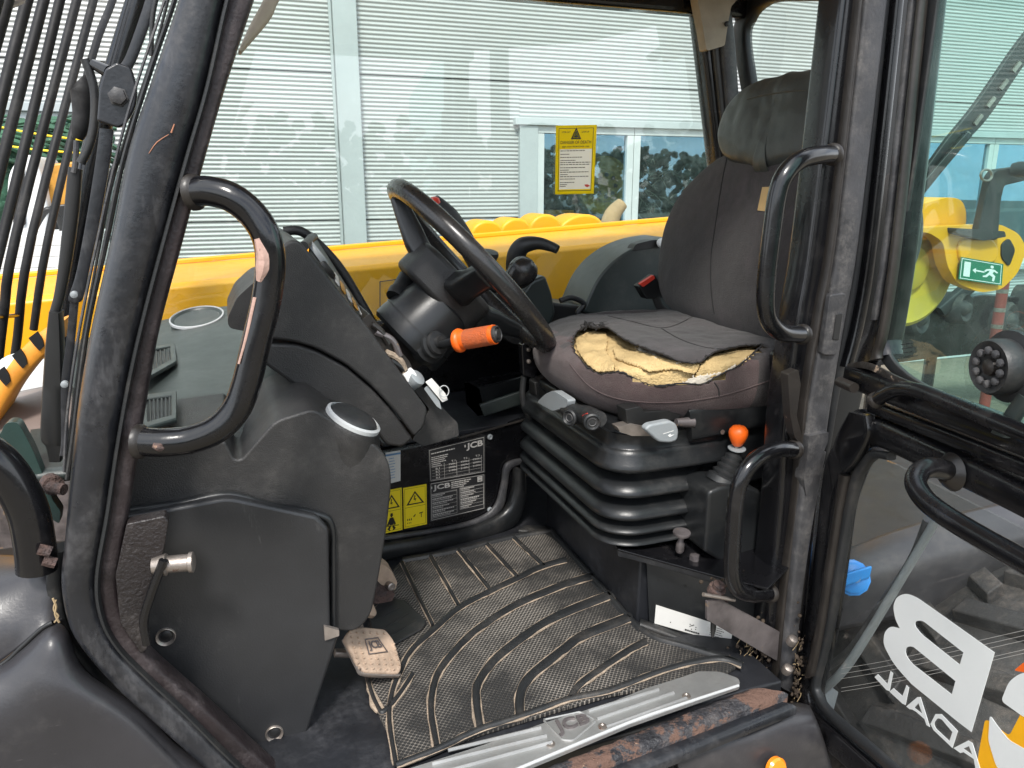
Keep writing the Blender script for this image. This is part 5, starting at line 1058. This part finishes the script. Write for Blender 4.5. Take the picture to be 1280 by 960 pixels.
# ================================================================== OPEN DOOR (split: upper glazed half and lower half, both swung back)
DH = onY(1010, 700, YN); DD = Vector((.203, .979, 0)).normalized(); DN = Vector((DD.y, -DD.x, 0)); DP = P3(DH, DN)
def DPo(o): return P3(DH+DN*o, DN)      # +o is behind the door's inner face, away from the camera
ud = bpy.data.objects.new('upper_door', None); COL.objects.link(ud); ud.parent = TH; ud.location = DH-TH.location; ud['label'] = 'upper glazed half of the cab door, swung open'
oL = [(1165, -371), (1139, -60), (1133, 0), (1101, 300), (1086, 400), (1070, 440), (1062, 462), (1090, 478), (1160, 508), (1280, 560), (1420, 620)]
iL = [(1196, -371), (1162, -60), (1157, 0), (1124, 300), (1108, 410), (1106, 428), (1108, 443), (1124, 464), (1165, 488), (1280, 535), (1420, 592)]
strip('door_stile', oL[:7], [(a-4, b) for a, b in iL[:7]], DPo(.004), .035, M['paint'], ud, e=4)
strip('stile_edge', [(1150, -60), (1144, 0), (1112, 300), (1096, 410), (1088, 440), (1084, 452)], [(1156, -60), (1150, 0), (1119, 300), (1103, 410), (1096, 438), (1096, 448)], DPo(-.002), .012, M['bronze'], ud, e=3, n=12)
strip('stile_groove', [(1139, -60), (1133, 0), (1101, 300), (1086, 400)], [(1146, -60), (1140, 0), (1108, 300), (1093, 400)], DPo(-.001), .01, M['rail'], ud, e=3, n=12)
strip('glass_band', [(1186, -371), (1156, -60), (1151, 0), (1119, 300), (1103, 410), (1098, 432), (1100, 448), (1118, 470), (1160, 494), (1280, 543), (1420, 600)], [(1206, -371), (1176, -60), (1171, 0), (1139, 220), (1114, 360), (1106, 405), (1110, 440), (1129, 464), (1163, 485), (1243, 519), (1420, 592)], DPo(.012), .006, M['rubber'], ud, e=8)
strip('bottom_rail', [(1056, 456), (1100, 472), (1160, 495), (1280, 541), (1420, 596)], [(1052, 483), (1100, 503), (1160, 527), (1280, 574), (1420, 630)], DPo(0), .04, M['paint'], ud, e=6, sub=3)
strip('worn_corner', [(1058, 455), (1075, 452), (1092, 456), (1120, 470), (1150, 482)], [(1060, 459), (1080, 461), (1094, 466), (1118, 478), (1148, 489)], DPo(-.004), .004, mat('bared_corner_paint', (.02, .017, .015), .5, vary=.5, vscale=30, bump=2, bscale=160, wear=((.34, .25, .18), 60, .6, .8)), ud, e=6, n=10)
strip('lower_rail', [(1085, 500), (1160, 529), (1280, 577), (1420, 634)], [(1083, 516), (1160, 549), (1280, 600), (1420, 660)], DPo(.008), .03, M['paint'], ud, e=5, sub=3)
gl = [(1206, -371), (1171, 0), (1139, 220), (1114, 360), (1106, 405), (1110, 440), (1129, 464), (1163, 485), (1243, 519), (1420, 592), (1560, -371)]
MB().prism(tr(DPo(.016), [(a-6 if a < 1300 else a, b+4) for a, b in gl]), DN*.004).done('glass', M['glass_door'], ud, smooth=False, label='green tinted pane with faint wear')
gh2 = grab('lock_bar', [(1096, 500), (1108, 492), (1125, 486), (1150, 489), (1180, 500), (1230, 521), (1290, 546), (1420, 602)], .0088, 0, 'black pull bar along the upper door rail', ud, DPo(-.02))
MB().tube([DPo(-.01)(1049, 477), DPo(-.01)(1068, 485)], .007, 12, 1).done('hinge_pin', M['bronze'], ud)
# round glass latch with its bracket
c = DPo(-.006)(1262, 458); k = MB().lathe(c, -DN, [(-.004, .036), (.002, .036), (.004, .028), (.02, .028), (.024, .026), (.021, .018), (.019, .004)], 32).done('window_latch', M['rubber'], ud, label='round ribbed black latch knob on the glass')
wq, we = DN.orthogonal().normalized(), None; we = DN.cross(wq)
for j in range(10):
    a = 2*math.pi*j/10; p = c-DN*.0225+(wq*math.cos(a)+we*math.sin(a))*.0165; MB().lathe(p, -DN, [(0, .004), (.003, .004), (.004, .002)], 8).done('knob_lobe', M['rail'], k)
MB().lathe(c-DN*.02, -DN, [(0, .009), (.004, .008), (.006, .003)], 12).done('centre_cap', M['bronze'], k)
MB().lathe(DPo(-.003)(1254, 468), -DN, [(0, .052), (.002, .052), (.003, .049), (.002, .04)], 36).done('latch_base', M['glass_low'], ud)
strip('latch_arm', [(1270, 490), (1244, 528), (1236, 540)], [(1284, 500), (1262, 532), (1256, 548)], DPo(-.01), .012, M['dash'], ud, e=4, n=12)
q = Quad([(1126, 428), (1148, 424), (1150, 448), (1130, 452)], DPo(.013), 0)
a = MB()
for k_ in range(4): q.small_print(a, .0, .1+k_*.22, .7, .15+k_*.22)
a.done('glass_mark', M['rubber'], ud, smooth=False)
# wiper arm seen through the glass, behind it
wa_ = strip('rear_wiper_arm', [(1300, 20), (1270, 58), (1220, 130), (1180, 180), (1138, 240)], [(1308, 52), (1284, 78), (1234, 150), (1190, 195), (1134, 256)], PY(1.25), .012, M['rubber'], TH, e=6)
for t in range(6):
    x = 1275-t*16; y = 76-0+t*22; prism('slot', tr(PY(1.245), [(x, y), (x+3, y+3), (x-6, y+15), (x-9, y+12)]), (0, .004, 0), M['steel'], wa_, 0)
strip('wiper_blade', [(1210, 165), (1160, 222), (1126, 268)], [(1216, 170), (1166, 230), (1128, 280)], PY(1.24), .01, M['black'], wa_, e=6)
# lower half
ld = bpy.data.objects.new('lower_door', None); COL.objects.link(ld); ld.parent = TH; ld.location = DH-TH.location; ld['label'] = 'lower glazed half of the cab door with reversed white decal letters'
o2 = [(1420, 690), (1280, 610), (1180, 562), (1120, 535), (1082, 519), (1064, 512), (1052, 535), (1034, 562), (1026, 590), (1016, 680), (1000, 790), (984, 860), (976, 885), (990, 905), (1040, 948), (1080, 985), (1160, 1060)]
i2 = [(1420, 730), (1280, 652), (1180, 602), (1120, 572), (1092, 560), (1076, 566), (1062, 582), (1052, 606), (1042, 640), (1034, 700), (1020, 800), (1008, 850), (1006, 870), (1016, 890), (1062, 932), (1110, 975), (1180, 1040)]
strip('door_frame', o2, i2, DPo(.004), .04, M['paint'], ld, e=5)
strip('frame_rib', [(1060, 515), (1046, 540), (1040, 560), (1046, 575)], [(1082, 520), (1083, 545), (1068, 575), (1056, 590)], DPo(-.006), .014, M['paint'], ld, e=8)
strip('stile_edge', [(1046, 592), (1040, 640), (1030, 700), (1016, 790), (1003, 850)], [(1056, 596), (1047, 640), (1038, 700), (1024, 790), (1012, 846)], DPo(-.004), .014, M['bronze'], ld, e=3, n=12)
strip('door_seal', [(1108, 566), (1086, 564), (1070, 578), (1060, 600), (1050, 640), (1042, 695), (1027, 790), (1012, 850), (1012, 870), (1028, 895), (1070, 932), (1130, 985)], [(1108, 576), (1090, 574), (1078, 586), (1068, 606), (1060, 640), (1050, 695), (1034, 790), (1019, 850), (1020, 868), (1036, 890), (1078, 926), (1140, 980)], DPo(.004), .014, M['rubber'], ld, e=3, n=12)
g2 = [(1420, 745), (1280, 662), (1180, 612), (1118, 580), (1092, 570), (1074, 582), (1060, 606), (1050, 650), (1042, 700), (1026, 795), (1012, 850), (1014, 872), (1030, 897), (1072, 934), (1130, 985), (1200, 1050), (1420, 1050)]
MB().prism(tr(DPo(.018), g2), DN*.004).done('glass', M['glass_low'], ld, smooth=False, label='scratched clear lower pane')
grab('pull_handle', [(1190, 584), (1172, 580), (1150, 584), (1138, 598), (1140, 616), (1162, 636), (1210, 664), (1270, 698), (1330, 732), (1420, 780)], .0128, 0, 'thick black pull handle across the lower door', ld, None, ys=None) if False else None
hp_ = [(1188, 590, .0), (1176, 586, -.02), (1160, 585, -.038), (1148, 592, -.052), (1145, 606, -.061), (1156, 624, -.064), (1175, 640, -.064), (1210, 662, -.06), (1280, 702, -.06), (1400, 768, -.06)]
P = [DPo(o)(x, y) for x, y, o in hp_]
ph = MB().tube(P, .0112, 20, 8).done('pull_handle', M['paint'], ld, label='thick black pull handle on the lower door')
MB().lathe(P[0], DN*-1, [(-.002, .022), (.004, .018), (.01, .0115)], 18).done('weld_bead', M['bronze'], ph)
# decal letters on the lower glass, traced as seen from inside (they read from the other side)
DG = DPo(.0172)
def dec(pts, name='decal_letter', m='decal_white', holes=(), lift=0, par=ld, r=0):
    """flat vinyl letter on the pane, with counters bridged in"""
    from mathutils.geometry import delaunay_2d_cdt
    loops = [rpoly(pts, r) if r else [Vector(p[:2]) for p in pts]]+[rpoly(h, 0) if len(h[0]) > 2 else [Vector(p[:2]) for p in h] for h in holes]
    V = []; E_ = []
    for lp in loops:
        s0 = len(V); V += [Vector((p[0], p[1])) for p in lp]; E_ += [(s0+i, s0+(i+1) % len(lp)) for i in range(len(lp))]
    vv, ee, fs, *_ = delaunay_2d_cdt(V, E_, [], 1, 1e-4)
    L0 = [(p.x, p.y) for p in loops[0]]; Hs = [[(p[0], p[1]) for p in lp] for lp in loops[1:]]
    F_ = []
    for f in fs:
        cx = sum(vv[i].x for i in f)/len(f); cy = sum(vv[i].y for i in f)/len(f)
        if inside(cx, cy, L0) and not any(inside(cx, cy, h) for h in Hs): F_.append(tuple(f))
    return MB().add([DG(p.x, p.y)-DN*(.0006+lift) for p in vv], F_).done(name, M[m], par, smooth=False, thick=.0004)
def zp(L_): return [(1060+x/4, 720+y/4)+((r_[0],) if r_ else (0,)) for x, y, *r_ in L_]
dec(zp([(245, 105, 22), (290, 85, 22), (345, 105, 20), (736, 382), (620, 780), (560, 735), (320, 540), (230, 440, 30), (178, 340, 40), (185, 280, 20), (215, 250, 20), (262, 262), (238, 215, 20), (228, 150, 24)]),
    holes=[zp([(340, 225, 6), (375, 222, 6), (580, 382), (562, 443), (370, 290, 6), (338, 250, 6)]), zp([(292, 355, 6), (325, 350, 8), (540, 525), (522, 592), (320, 435, 8), (290, 390, 8)])], r=1)
dec(zp([(152, 490), (200, 540), (215, 475), (228, 485), (210, 575), (195, 570), (135, 505)]))
dec(zp([(230, 560), (275, 600), (295, 545), (308, 558), (290, 645), (275, 638), (210, 578)]))
dec(zp([(350, 605), (365, 605), (412, 755), (395, 745), (385, 715), (345, 680), (325, 668), (310, 665), (294, 652)]), holes=[zp([(355, 635), (375, 690), (335, 658)])])
dec(zp([(440, 690, 5), (470, 690, 5), (552, 775), (525, 860), (430, 770, 10), (415, 740, 8)]), holes=[zp([(450, 710, 3), (470, 715, 3), (525, 780), (510, 825), (440, 760, 4), (432, 735, 3)])])
dec(zp([(605, 822), (625, 835), (665, 965), (640, 960), (632, 915), (580, 880), (565, 885), (530, 860)]), holes=[zp([(608, 850), (625, 895), (580, 862)])])
dec([(1280, 896), (1252, 876), (1262, 852), (1275, 842), (1300, 838), (1330, 860), (1320, 910)], r=6)
dec([(1238, 893), (1246, 905), (1262, 925), (1280, 935), (1320, 960), (1300, 1000), (1262, 985), (1245, 955), (1236, 925)], r=6)
dec([(1234, 899), (1240, 905), (1238, 930), (1248, 955), (1262, 985), (1235, 985), (1225, 950), (1222, 935)], 'decal_swirl', 'orangeband', lift=-.0003, r=4) if False else None
M['dorange'] = mat('amber_decal', (.88, .42, .01), .4, vary=.12, vscale=14)
dec([(1222, 985), (1223, 945), (1232, 898), (1262, 920), (1292, 862), (1345, 850), (1345, 1000)], 'decal_swirl', 'dorange', lift=-.0003, r=6)
dec([(1268, 838), (1280, 828), (1345, 820), (1345, 842), (1290, 842)], 'decal_swirl', 'orange', lift=-.0003, r=3)
for k_ in range(5):
    y0 = 818+k_*8+random.uniform(-3, 3); tube('scratch', [DG(1052, y0+16)-DN*.0004, DG(1120, y0+4)-DN*.0004, DG(1290, y0-34)-DN*.0004], .0003, M['print_grey'], ld, n=4)
# check strap and its bolts
ck = P3(onY(905, 765, .86), Vector((-.2, -1, -.1)).normalized())
cs = MB().prism(tr(P3(onY(905, 765, .84), Vector((.16, -1, 0)).normalized()), [(884, 752), (902, 750), (987, 797), (991, 834), (976, 829), (884, 775)], 1), Vector((0, .005, 0))).done('check_strap', M['strap'], TH, bevel=.001)
c = onY(897, 735, .86); cb = MB().lathe(c, Vector((.1, -.4, 1)), [(-.01, .013), (.0, .013), (.001, .009), (.008, .009), (.009, .006)], 14).done('anchor_bolt', M['rust'], cs)
tube('cross_pin', [onY(879, 743, .835), onY(918, 750, .835)], [.003, .003], M['steel'], cs, n=10, sub=2)
MB().lathe(onY(892, 778, .85), Vector((0, 0, -1)), [(0, .0045), (.012, .004), (.024, .002)], 12).done('split_pin', M['black'], cs)
MB().lathe(onY(900, 770, .852), Vector((0, 0, 1)), [(-.005, .010), (.028, .010)], 12).done('anchor_boss', M['rust'], cs)
for x, y, m_ in ((990, 801, 'steel'), (984, 837, 'steel')): MB().lathe(onY(x, y, .835), Vector((.1, -.5, 1)), [(-.006, .0075), (.002, .0082), (.006, .007), (.008, .003)], 14).done('strap_bolt', M[m_], cs)
mb = MB()
for k_ in range(26):
    p = onY(random.gauss(940, 14), random.gauss(815, 16), .86+random.uniform(0, .04)); e_ = Vector((random.uniform(-.014, .014), random.uniform(-.006, .006), random.uniform(-.018, .018))); mb.tube([p, p+e_*.5+Vector((.002, 0, .002)), p+e_], .0005, 4, 2)
for k_ in range(16):
    p = onY(998+random.gauss(0, 3), random.uniform(800, 880), .835); e_ = Vector((random.uniform(-.008, .008), random.uniform(-.006, .006), random.uniform(-.016, .016))); mb.tube([p, p+e_*.5+Vector((.002, 0, .001)), p+e_], .0005, 4, 2)
mb.done('caught_straw', M['straw'], TH, kind='stuff')
def lumps(name, spots, n, m, par, r0=.004, r1=.012):
    mb = MB()
    for _ in range(n):
        x, y, yy, sx, sy = random.choice(spots); c = onY(random.gauss(x, sx), random.gauss(y, sy), yy+random.uniform(-.01, .01)); rr = random.uniform(r0, r1)
        ax = Vector((random.uniform(-.4, .4), -1, random.uniform(-.4, .8))).normalized(); k = random.uniform(.6, 1.4)
        mb.lathe(c, ax, [(-rr*.5, rr*k*.6), (0, rr*k), (rr*.35, rr*.8), (rr*.55, rr*.3)], 7)
    o = mb.done(name, m, par, kind='stuff', sharp=0); dm = o.modifiers.new('rough', 'DISPLACE'); tx = bpy.data.textures.new('mud_texture', 'CLOUDS'); tx.noise_scale = .01; dm.texture = tx; dm.strength = .006
    return o
M['mud'] = mat('dark_caked_mud', (.06, .046, .035), 1.0, vary=.6, vscale=60, bump=2, bscale=200, spec=.1)
lumps('caked_mud', [(935, 822, .88, 10, 12), (950, 800, .87, 6, 18), (955, 855, .86, 8, 8), (930, 840, .86, 14, 5)], 130, M['mud'], TH, .001, .004)
lumps('caked_mud', [(900, 728, .885, 8, 6), (925, 722, .89, 14, 5), (950, 735, .89, 8, 6)], 90, M['mud'], TH, .001, .004)
lumps('caked_mud', [(1000, 815, .838, 3, 22), (996, 860, .838, 3, 14)], 80, M['mud'], TH, .001, .003)
# ================================================================== REAR BODY behind the lower pane
PR = PY(.80)
rb = MB().grid([T3([(1040, 700, .95), (1054, 692, .95), (1150, 656, .95), (1290, 622, .95), (1420, 590, .95)]),
                T3([(1036, 735, .88), (1060, 725, .88), (1150, 700, .88), (1290, 672, .88), (1420, 650, .88)]),
                T3([(1032, 790, .90), (1060, 782, .90), (1150, 765, .90), (1290, 745, .92), (1420, 730, .92)])], 6, 6).done('rear_fender', M['fender'], TH, thick=.012, label='dark moulded rear fender behind the lower door pane')
MB().prism([onY(1054, 690, .95), onY(1290, 621, .95), onY(1290, 621, 1.7), onY(1054, 690, 1.7)], Vector((0, 0, -.02))).done('body_deck', M['fender'], TH, bevel=.004)
tube('copper_edge', [onY(x, y, .945) for x, y in ((1052, 693), (1100, 675), (1152, 657))], .0025, mat('copper_edge', (.42, .2, .11), .6, vary=.3), rb, n=8)
c = onY(1064, 722, .855); ax = Vector((-.45, -.75, .45))
bc = MB().lathe(c, ax, [(-.02, .027), (.002, .029), (.006, .028), (.007, .024), (.012, .024), (.014, .020)], 12).done('blue_cap', M['blue'], rb, label='bright blue filler cap')
MB().prism([c+ax.normalized()*.010+q_ for q_ in [Vector((-.026, 0, -.012)), Vector((.028, 0, -.006)), Vector((.030, 0, .016)), Vector((-.020, 0, .012))]], ax.normalized()*.022).done('cap_grip', M['blue'], bc, bevel=.004)
MB().lathe(c+ax.normalized()*.026, ax, [(0, .008), (.0015, .0075), (.001, .0055)], 18).done('cap_mark', M['sky_ring'], bc)
tube('gas_strut', [DPo(.05)(1176, 640), DPo(.05)(1120, 735), DPo(.05)(1062, 828), DPo(.05)(1030, 862)], [.0055, .0055, .0065, .0065], M['greyp'], ld, n=12)
tube('guide_strip', [DPo(.06)(x, y) for x, y in ((1160, 650), (1140, 700), (1100, 760), (1060, 815), (1010, 850))], .006, M['rail'], ld, n=10)
prism('grey_cap', tr(PY(.84), [(1036, 775), (1046, 790), (1042, 805), (1032, 800)], 2), (0, .02, 0), M['greyp'], rb, .002)
o = prism('info_label', tr(PY(.842), [(1026, 850), (1048, 865), (1040, 895), (1020, 880)], 1), (0, .002, 0), M['greyp'], rb, 0)
tyc = Vector((1.38, .68, .52)); tyre = bpy.data.objects.new('rear_wheel', None); COL.objects.link(tyre); tyre.parent = TH; tyre.location = tyc-TH.location; tyre['label'] = 'dusty rear wheel with heavy tread lugs'
prof = [(0, .30), (.02, .42), (.06, .47), (.14, .49), (.30, .49), (.38, .47), (.42, .42), (.44, .30)]
MB().lathe(tyc+Vector((0, -.06, 0)), Vector((0, 1, 0)), prof, 64).done('tyre', M['tyre'], tyre)
MB().lathe(tyc+Vector((0, -.04, 0)), Vector((0, 1, 0)), [(0, .001), (.01, .12), (.06, .14), (.08, .28), (.02, .30), (.38, .30)], 40).done('rim', M['rust'], tyre)
for k_ in range(26):
    a = 2*math.pi*k_/26
    for sd_ in (0, 1):
        a0_ = a+(math.pi/26 if sd_ else 0); rr = []
        for t, ya in ((0, -.075), (.3, .0), (1, .17)):
            an = a0_+t*.16; yy_ = (ya if not sd_ else .32-ya)
            rad = .475 if t < .1 else .515
            for w in (-.018, .018):
                for h in (-.05, .0):
                    pass
            u_ = Vector((math.cos(an), 0, math.sin(an))); s_ = Vector((-math.sin(an), 0, math.cos(an)))
            rr.append([tyc+Vector((0, yy_, 0))+u_*(rad-.06)+s_*.026, tyc+Vector((0, yy_, 0))+u_*rad+s_*.018, tyc+Vector((0, yy_, 0))+u_*rad-s_*.018, tyc+Vector((0, yy_, 0))+u_*(rad-.06)-s_*.026])
        MB().rings(rr).done('lug', M['tyre'], tyre, bevel=.003)
sf = strip('step_fender', [(835, 925), (850, 912), (930, 905), (972, 888), (1000, 890), (1020, 905)], [(850, 1000), (870, 1000), (940, 1010), (985, 1020), (1030, 1030), (1060, 1035)], PY(.78), .03, M['fender'], TH, e=5, label='grey moulded step fender with amber reflector')
MB().grid([T3([(826, 925, .84), (880, 916, .84), (930, 902, .84), (978, 882, .84), (1010, 880, .84)]), T3([(838, 934, .78), (885, 922, .78), (935, 910, .78), (982, 892, .78), (1016, 894, .78)]), T3([(848, 962, .76), (890, 950, .76), (940, 938, .76), (990, 925, .76), (1030, 930, .76)]), T3([(850, 1020, .76), (890, 1020, .76), (940, 1015, .76), (1000, 1000, .76), (1050, 1000, .76)])], 5, 5).done('fender_skin', M['fender'], sf, thick=.006)
MB().lathe(onY(968, 960, .745), Vector((.1, -1, .25)), [(0, .017), (.006, .017), (.009, .014), (.0095, .001)], 28).done('amber_reflector', M['amber'], sf)
# ================================================================== OUTSIDE THE FRONT PILLAR
# ---- screen guard bars on the raked windscreen plane
GP = P3(Vector((-.34, 1.5, 1.66)), Vector((1, 0, -.28)).normalized())
gd = bpy.data.objects.new('screen_guard', None); COL.objects.link(gd); gd.parent = TH; gd.location = Vector((-.34, 1.5, 1.3))-TH.location; gd['label'] = 'row of slanting black guard bars in front of the windscreen'
for L_ in ([(22, -60), (12, -10), (-16, 90)], [(50, -60), (34, 0), (0, 131), (-24, 240)], [(71, -60), (55, 0), (3, 200), (-26, 330)], [(90, -60), (75, 0), (4, 294), (-28, 420)], [(111, -60), (96, 0), (20, 294), (5, 390), (-2, 450)], [(133, -60), (117, 0), (40, 294), (22, 420), (18, 450)], [(158, -60), (141, 0), (114, 75), (61, 294), (42, 412)], [(6, -60), (-4, 0), (-30, 90)]):
    tube('guard_bar', [GP(*p) for p in L_], .0084, M['guard'], gd, n=12, sub=4)
tube('cross_bar', [GP(-40, 396), GP(0, 396), GP(22, 394)], .004, M['paint'], gd)
tube('guard_clip', [GP(8, 8), GP(26, 0)], .006, M['steel'], gd, n=8)
# ---- wiper linkage just ahead of the pillar
wl_ = bpy.data.objects.new('wiper_linkage', None); COL.objects.link(wl_); wl_.parent = TH; wl_.location = onY(146, 120, .95)-TH.location; wl_['label'] = 'dark flat wiper links with round bolted plate'
YL = .93
strip('upper_link', [(196, -60), (181, 0), (158, 66), (148, 82)], [(218, -60), (198, 0), (174, 66), (165, 86)], PY(YL+.01), .006, M['pillar'], wl_, e=6, n=12)
MB().prism(tr(PY(YL), [(146, 78, 2), (164, 84, 6), (172, 110, 14), (170, 135, 14), (156, 156, 8), (148, 160, 4), (121, 151, 4), (124, 110, 4), (131, 86, 4)], 4), Vector((0, .008, 0))).done('bolted_plate', M['pillar'], wl_, bevel=.002)
MB().lathe(onY(148, 121, YL), Vector((0, -1, 0)), [(0, .010), (.002, .010), (.0025, .0085), (.007, .008), (.008, .005)], 6).done('hex_bolt', M['rail'], wl_)
strip('lower_link', [(124, 160), (119, 200), (108, 270), (95, 340), (85, 372), (88, 378)], [(142, 162), (138, 200), (126, 270), (113, 330), (104, 372), (98, 378)], PY(YL+.008), .006, M['pillar'], wl_, e=6, n=12)
strip('thin_link', [(87, 378), (82, 430), (76, 480), (76, 550), (74, 570)], [(98, 378), (93, 430), (86, 490), (85, 550), (82, 570)], PY(YL+.01), .005, M['pillar'], wl_, e=6, n=12)
for x, y in ((93, 368), (81, 480)): MB().lathe(onY(x, y, YL), Vector((0, -1, 0)), [(-.002, .0038), (.003, .0038), (.004, .002)], 12).done('rivet', M['greyp'], wl_)
tube('cable', [onY(x, y, YL) for x, y in ((200, -20), (191, 20), (189, 70))], .0025, M['rubber'], wl_)
tube('cable', [onY(x, y, YL+.03) for x, y in ((153, 190), (136, 225), (128, 262), (124, 300))], .003, M['rubber'], wl_)
tube('silver_rail', [onY(x, y, YL+.04) for x, y in ((215, -20), (194, 60), (164, 150), (140, 230), (124, 310), (104, 420), (90, 520), (82, 590))], .0016, M['rubber'], wl_)
hg = MB().tube(T3([(98, 104, .97), (104, 112, .97), (103, 140, .97), (100, 160, .97), (97, 174, .97)]), [.012, .0135, .0095, .0088, .005], 12, 5).done('washer_arm', M['guard'], wl_)
tube('hose', T3([(106, 74, .95), (112, 90, .95), (118, 115, .95), (118, 150, .95), (112, 180, .95), (101, 204, .95)]), .0045, M['rubber'], wl_, n=10)
tube('pivot_spindle', T3([(116, 80, .95), (136, 90, .94)]), [.005, .007], M['paint'], wl_, sub=2)
tube('push_rod', T3([(96, 176, .97), (94, 205, .97), (92, 216, .97)]), .003, M['rail'], wl_, n=8)
strip('wiper_blade', [(84, 208), (78, 270), (72, 330), (66, 370), (60, 392)], [(102, 212), (97, 270), (88, 330), (80, 370), (73, 395)], PY(.97), .015, M['black'], wl_, e=4, n=12)
strip('black_guard', [(60, 390), (56, 425), (52, 480), (49, 545), (56, 560), (60, 578)], [(74, 392), (76, 425), (78, 480), (80, 550), (78, 560), (76, 578)], PY(.96), .03, M['black'], wl_, e=6, n=12)
# ---- curved band, lamp, bonnet, plates, grab tube, front mouldings
cb_ = strip('curved_band', [(-30, 520), (0, 470), (30, 432), (58, 412), (75, 405)], [(-20, 560), (10, 502), (40, 462), (62, 440), (78, 425)], PY(1.15), .10, M['chevron'], TH, e=6, sub=8, label='curved band of faded orange with dark marks for shaded dents')
for k_ in range(3):
    x0 = 0+k_*21; y0 = 470-k_*22
    strip('dent_shade', [(x0-7, y0-3), (x0+1, y0+7), (x0+7, y0+13)], [(x0+5, y0-12), (x0+11, y0-2), (x0+13, y0+7)], PY(1.147), .004, M['guard'], cb_, e=5, n=10)  # flat dark marks paint in the shade of dents
hl_ = MB().lathe(onY(30, 476, 1.40), Vector((.3, -1, .3)), [(-.04, .03), (0, .046), (.008, .044), (.012, .028), (.014, .001)], 32).done('head_lamp', M['decal_white'], TH)
MB().grid([T3([(-60, 510, 1.35), (0, 498, 1.33), (60, 486, 1.3), (90, 482, 1.25)]), T3([(-60, 530, 1.2), (0, 520, 1.2), (60, 512, 1.2), (90, 510, 1.15)]), T3([(-60, 600, 1.1), (0, 590, 1.1), (60, 580, 1.1), (90, 580, 1.05)])], 5, 5).done('bonnet_side', M['hood'], TH, thick=.01)
gp_ = MB().prism(tr(PY(1.0), [(0, 545, 8), (6, 528, 8), (22, 527, 8), (40, 560, 10), (66, 625), (76, 640), (74, 655), (50, 640), (0, 600), (-40, 590), (-40, 550)], 3), Vector((0, .02, 0))).done('mirror_bracket', M['gplate'], TH, bevel=.005)
MB().lathe(onY(66, 606, .985), Vector((.5, -1, 0)), [(-.01, .012), (.004, .012), (.005, .008)], 14).done('rusty_bolt', M['rust'], gp_)
MB().tube([onY(62, 608, .98), onY(80, 612, .97)], .007, 10, 1).done('bolt_shank', M['rust'], gp_)
fg = MB().tube([onY(x, y, .9) for x, y in ((-60, 555), (-20, 565), (10, 592), (34, 636), (44, 685), (46, 712))], .0205, 20, 8).done('front_grab_tube', M['paint'], TH, label='black curved grab tube at lower left')
for x, y in ((54, 686), (60, 700)): MB().tube([onY(x-6, y, .88), onY(x+10, y+4, .88)], .006, 8, 2).done('rust_patch', M['rust'], fg)
up_ = [T3([(-80, 700, 1.02), (-20, 698, 1.02), (30, 700, 1.0), (70, 703, .98), (90, 705, .98)]), T3([(-80, 735, .94), (-20, 730, .94), (30, 722, .93), (66, 716, .92), (84, 716, .93)]), T3([(-80, 790, .9), (-20, 782, .9), (30, 772, .9), (60, 765, .9), (78, 768, .91)]), T3([(-80, 860, .89), (-20, 838, .89), (20, 812, .89), (56, 785, .89), (76, 778, .9)])]
MB().grid(up_, 6, 6).done('upper_front_moulding', M['fender'], TH, thick=.01)
lw = [T3([(-80, 860, .90), (0, 834, .90), (30, 812, .90), (58, 788, .90), (70, 782, .91)]), T3([(-80, 880, .86), (0, 850, .86), (36, 826, .86), (66, 800, .86), (80, 792, .88)]), T3([(-80, 930, .84), (20, 890, .84), (70, 858, .84), (92, 846, .85), (102, 842, .87)]), T3([(-80, 990, .84), (60, 950, .84), (140, 905, .84), (160, 895, .85), (172, 890, .87)]), T3([(-80, 1050, .84), (80, 1010, .84), (190, 955, .84), (210, 945, .85), (222, 938, .87)]), T3([(-80, 1150, .84), (120, 1100, .84), (240, 1030, .84), (280, 1000, .85), (300, 990, .87)])]
MB().grid(lw, 6, 6).done('lower_front_moulding', M['fender'], TH, thick=.01, label='smooth grey lower front moulding')
tube('moulding_joint', [onY(x, y, .885) for x, y in ((-60, 860), (0, 832), (28, 808), (52, 786), (66, 778))], .0028, M['black'], TH)
tube('straw_tuft', [onY(x, y, .87) for x, y in ((66, 748), (70, 758), (69, 768), (74, 778))], .0012, M['straw'], TH, n=6)
tube('straw_tuft', [onY(x, y, .87) for x, y in ((70, 750), (67, 762), (73, 770), (68, 778))], .0009, M['straw'], TH, n=6)
# machine underbody so nothing floats: chassis and front wheel
MB().box((.4, 1.45, .62), (3.0, .9, .5)).done('chassis', M['black'], TH, bevel=.03)
MB().lathe(Vector((-1.15, .85, .5)), Vector((0, 1, 0)), [(0, .3), (.03, .44), (.1, .5), (.3, .5), (.38, .44), (.4, .3)], 48).done('front_tyre', M['tyre'], TH)
# unseen hedge added behind the camera to darken reflections in panes and gloss paint
hg_ = root('added_hedge', 'long dark unseen hedge added opposite the warehouse to darken the reflections', 'hedge', (0, -14, 0))
mb = MB()
for k_ in range(5200):
    p = Vector((random.uniform(-34, 17), -14+random.uniform(-1, 1), random.uniform(0, 2.6)+random.uniform(0, .7)**2)); mb.lathe(p, Vector((random.uniform(-1, 1), random.uniform(-1, 1), random.uniform(-1, 1))), [(-.12, .02), (-.03, .16), (.06, .14), (.12, .02)], 5)
mb.done('foliage', mat('hedge_leaves', (.045, .06, .03), .8, vary=.6, vscale=3), hg_, kind='stuff')
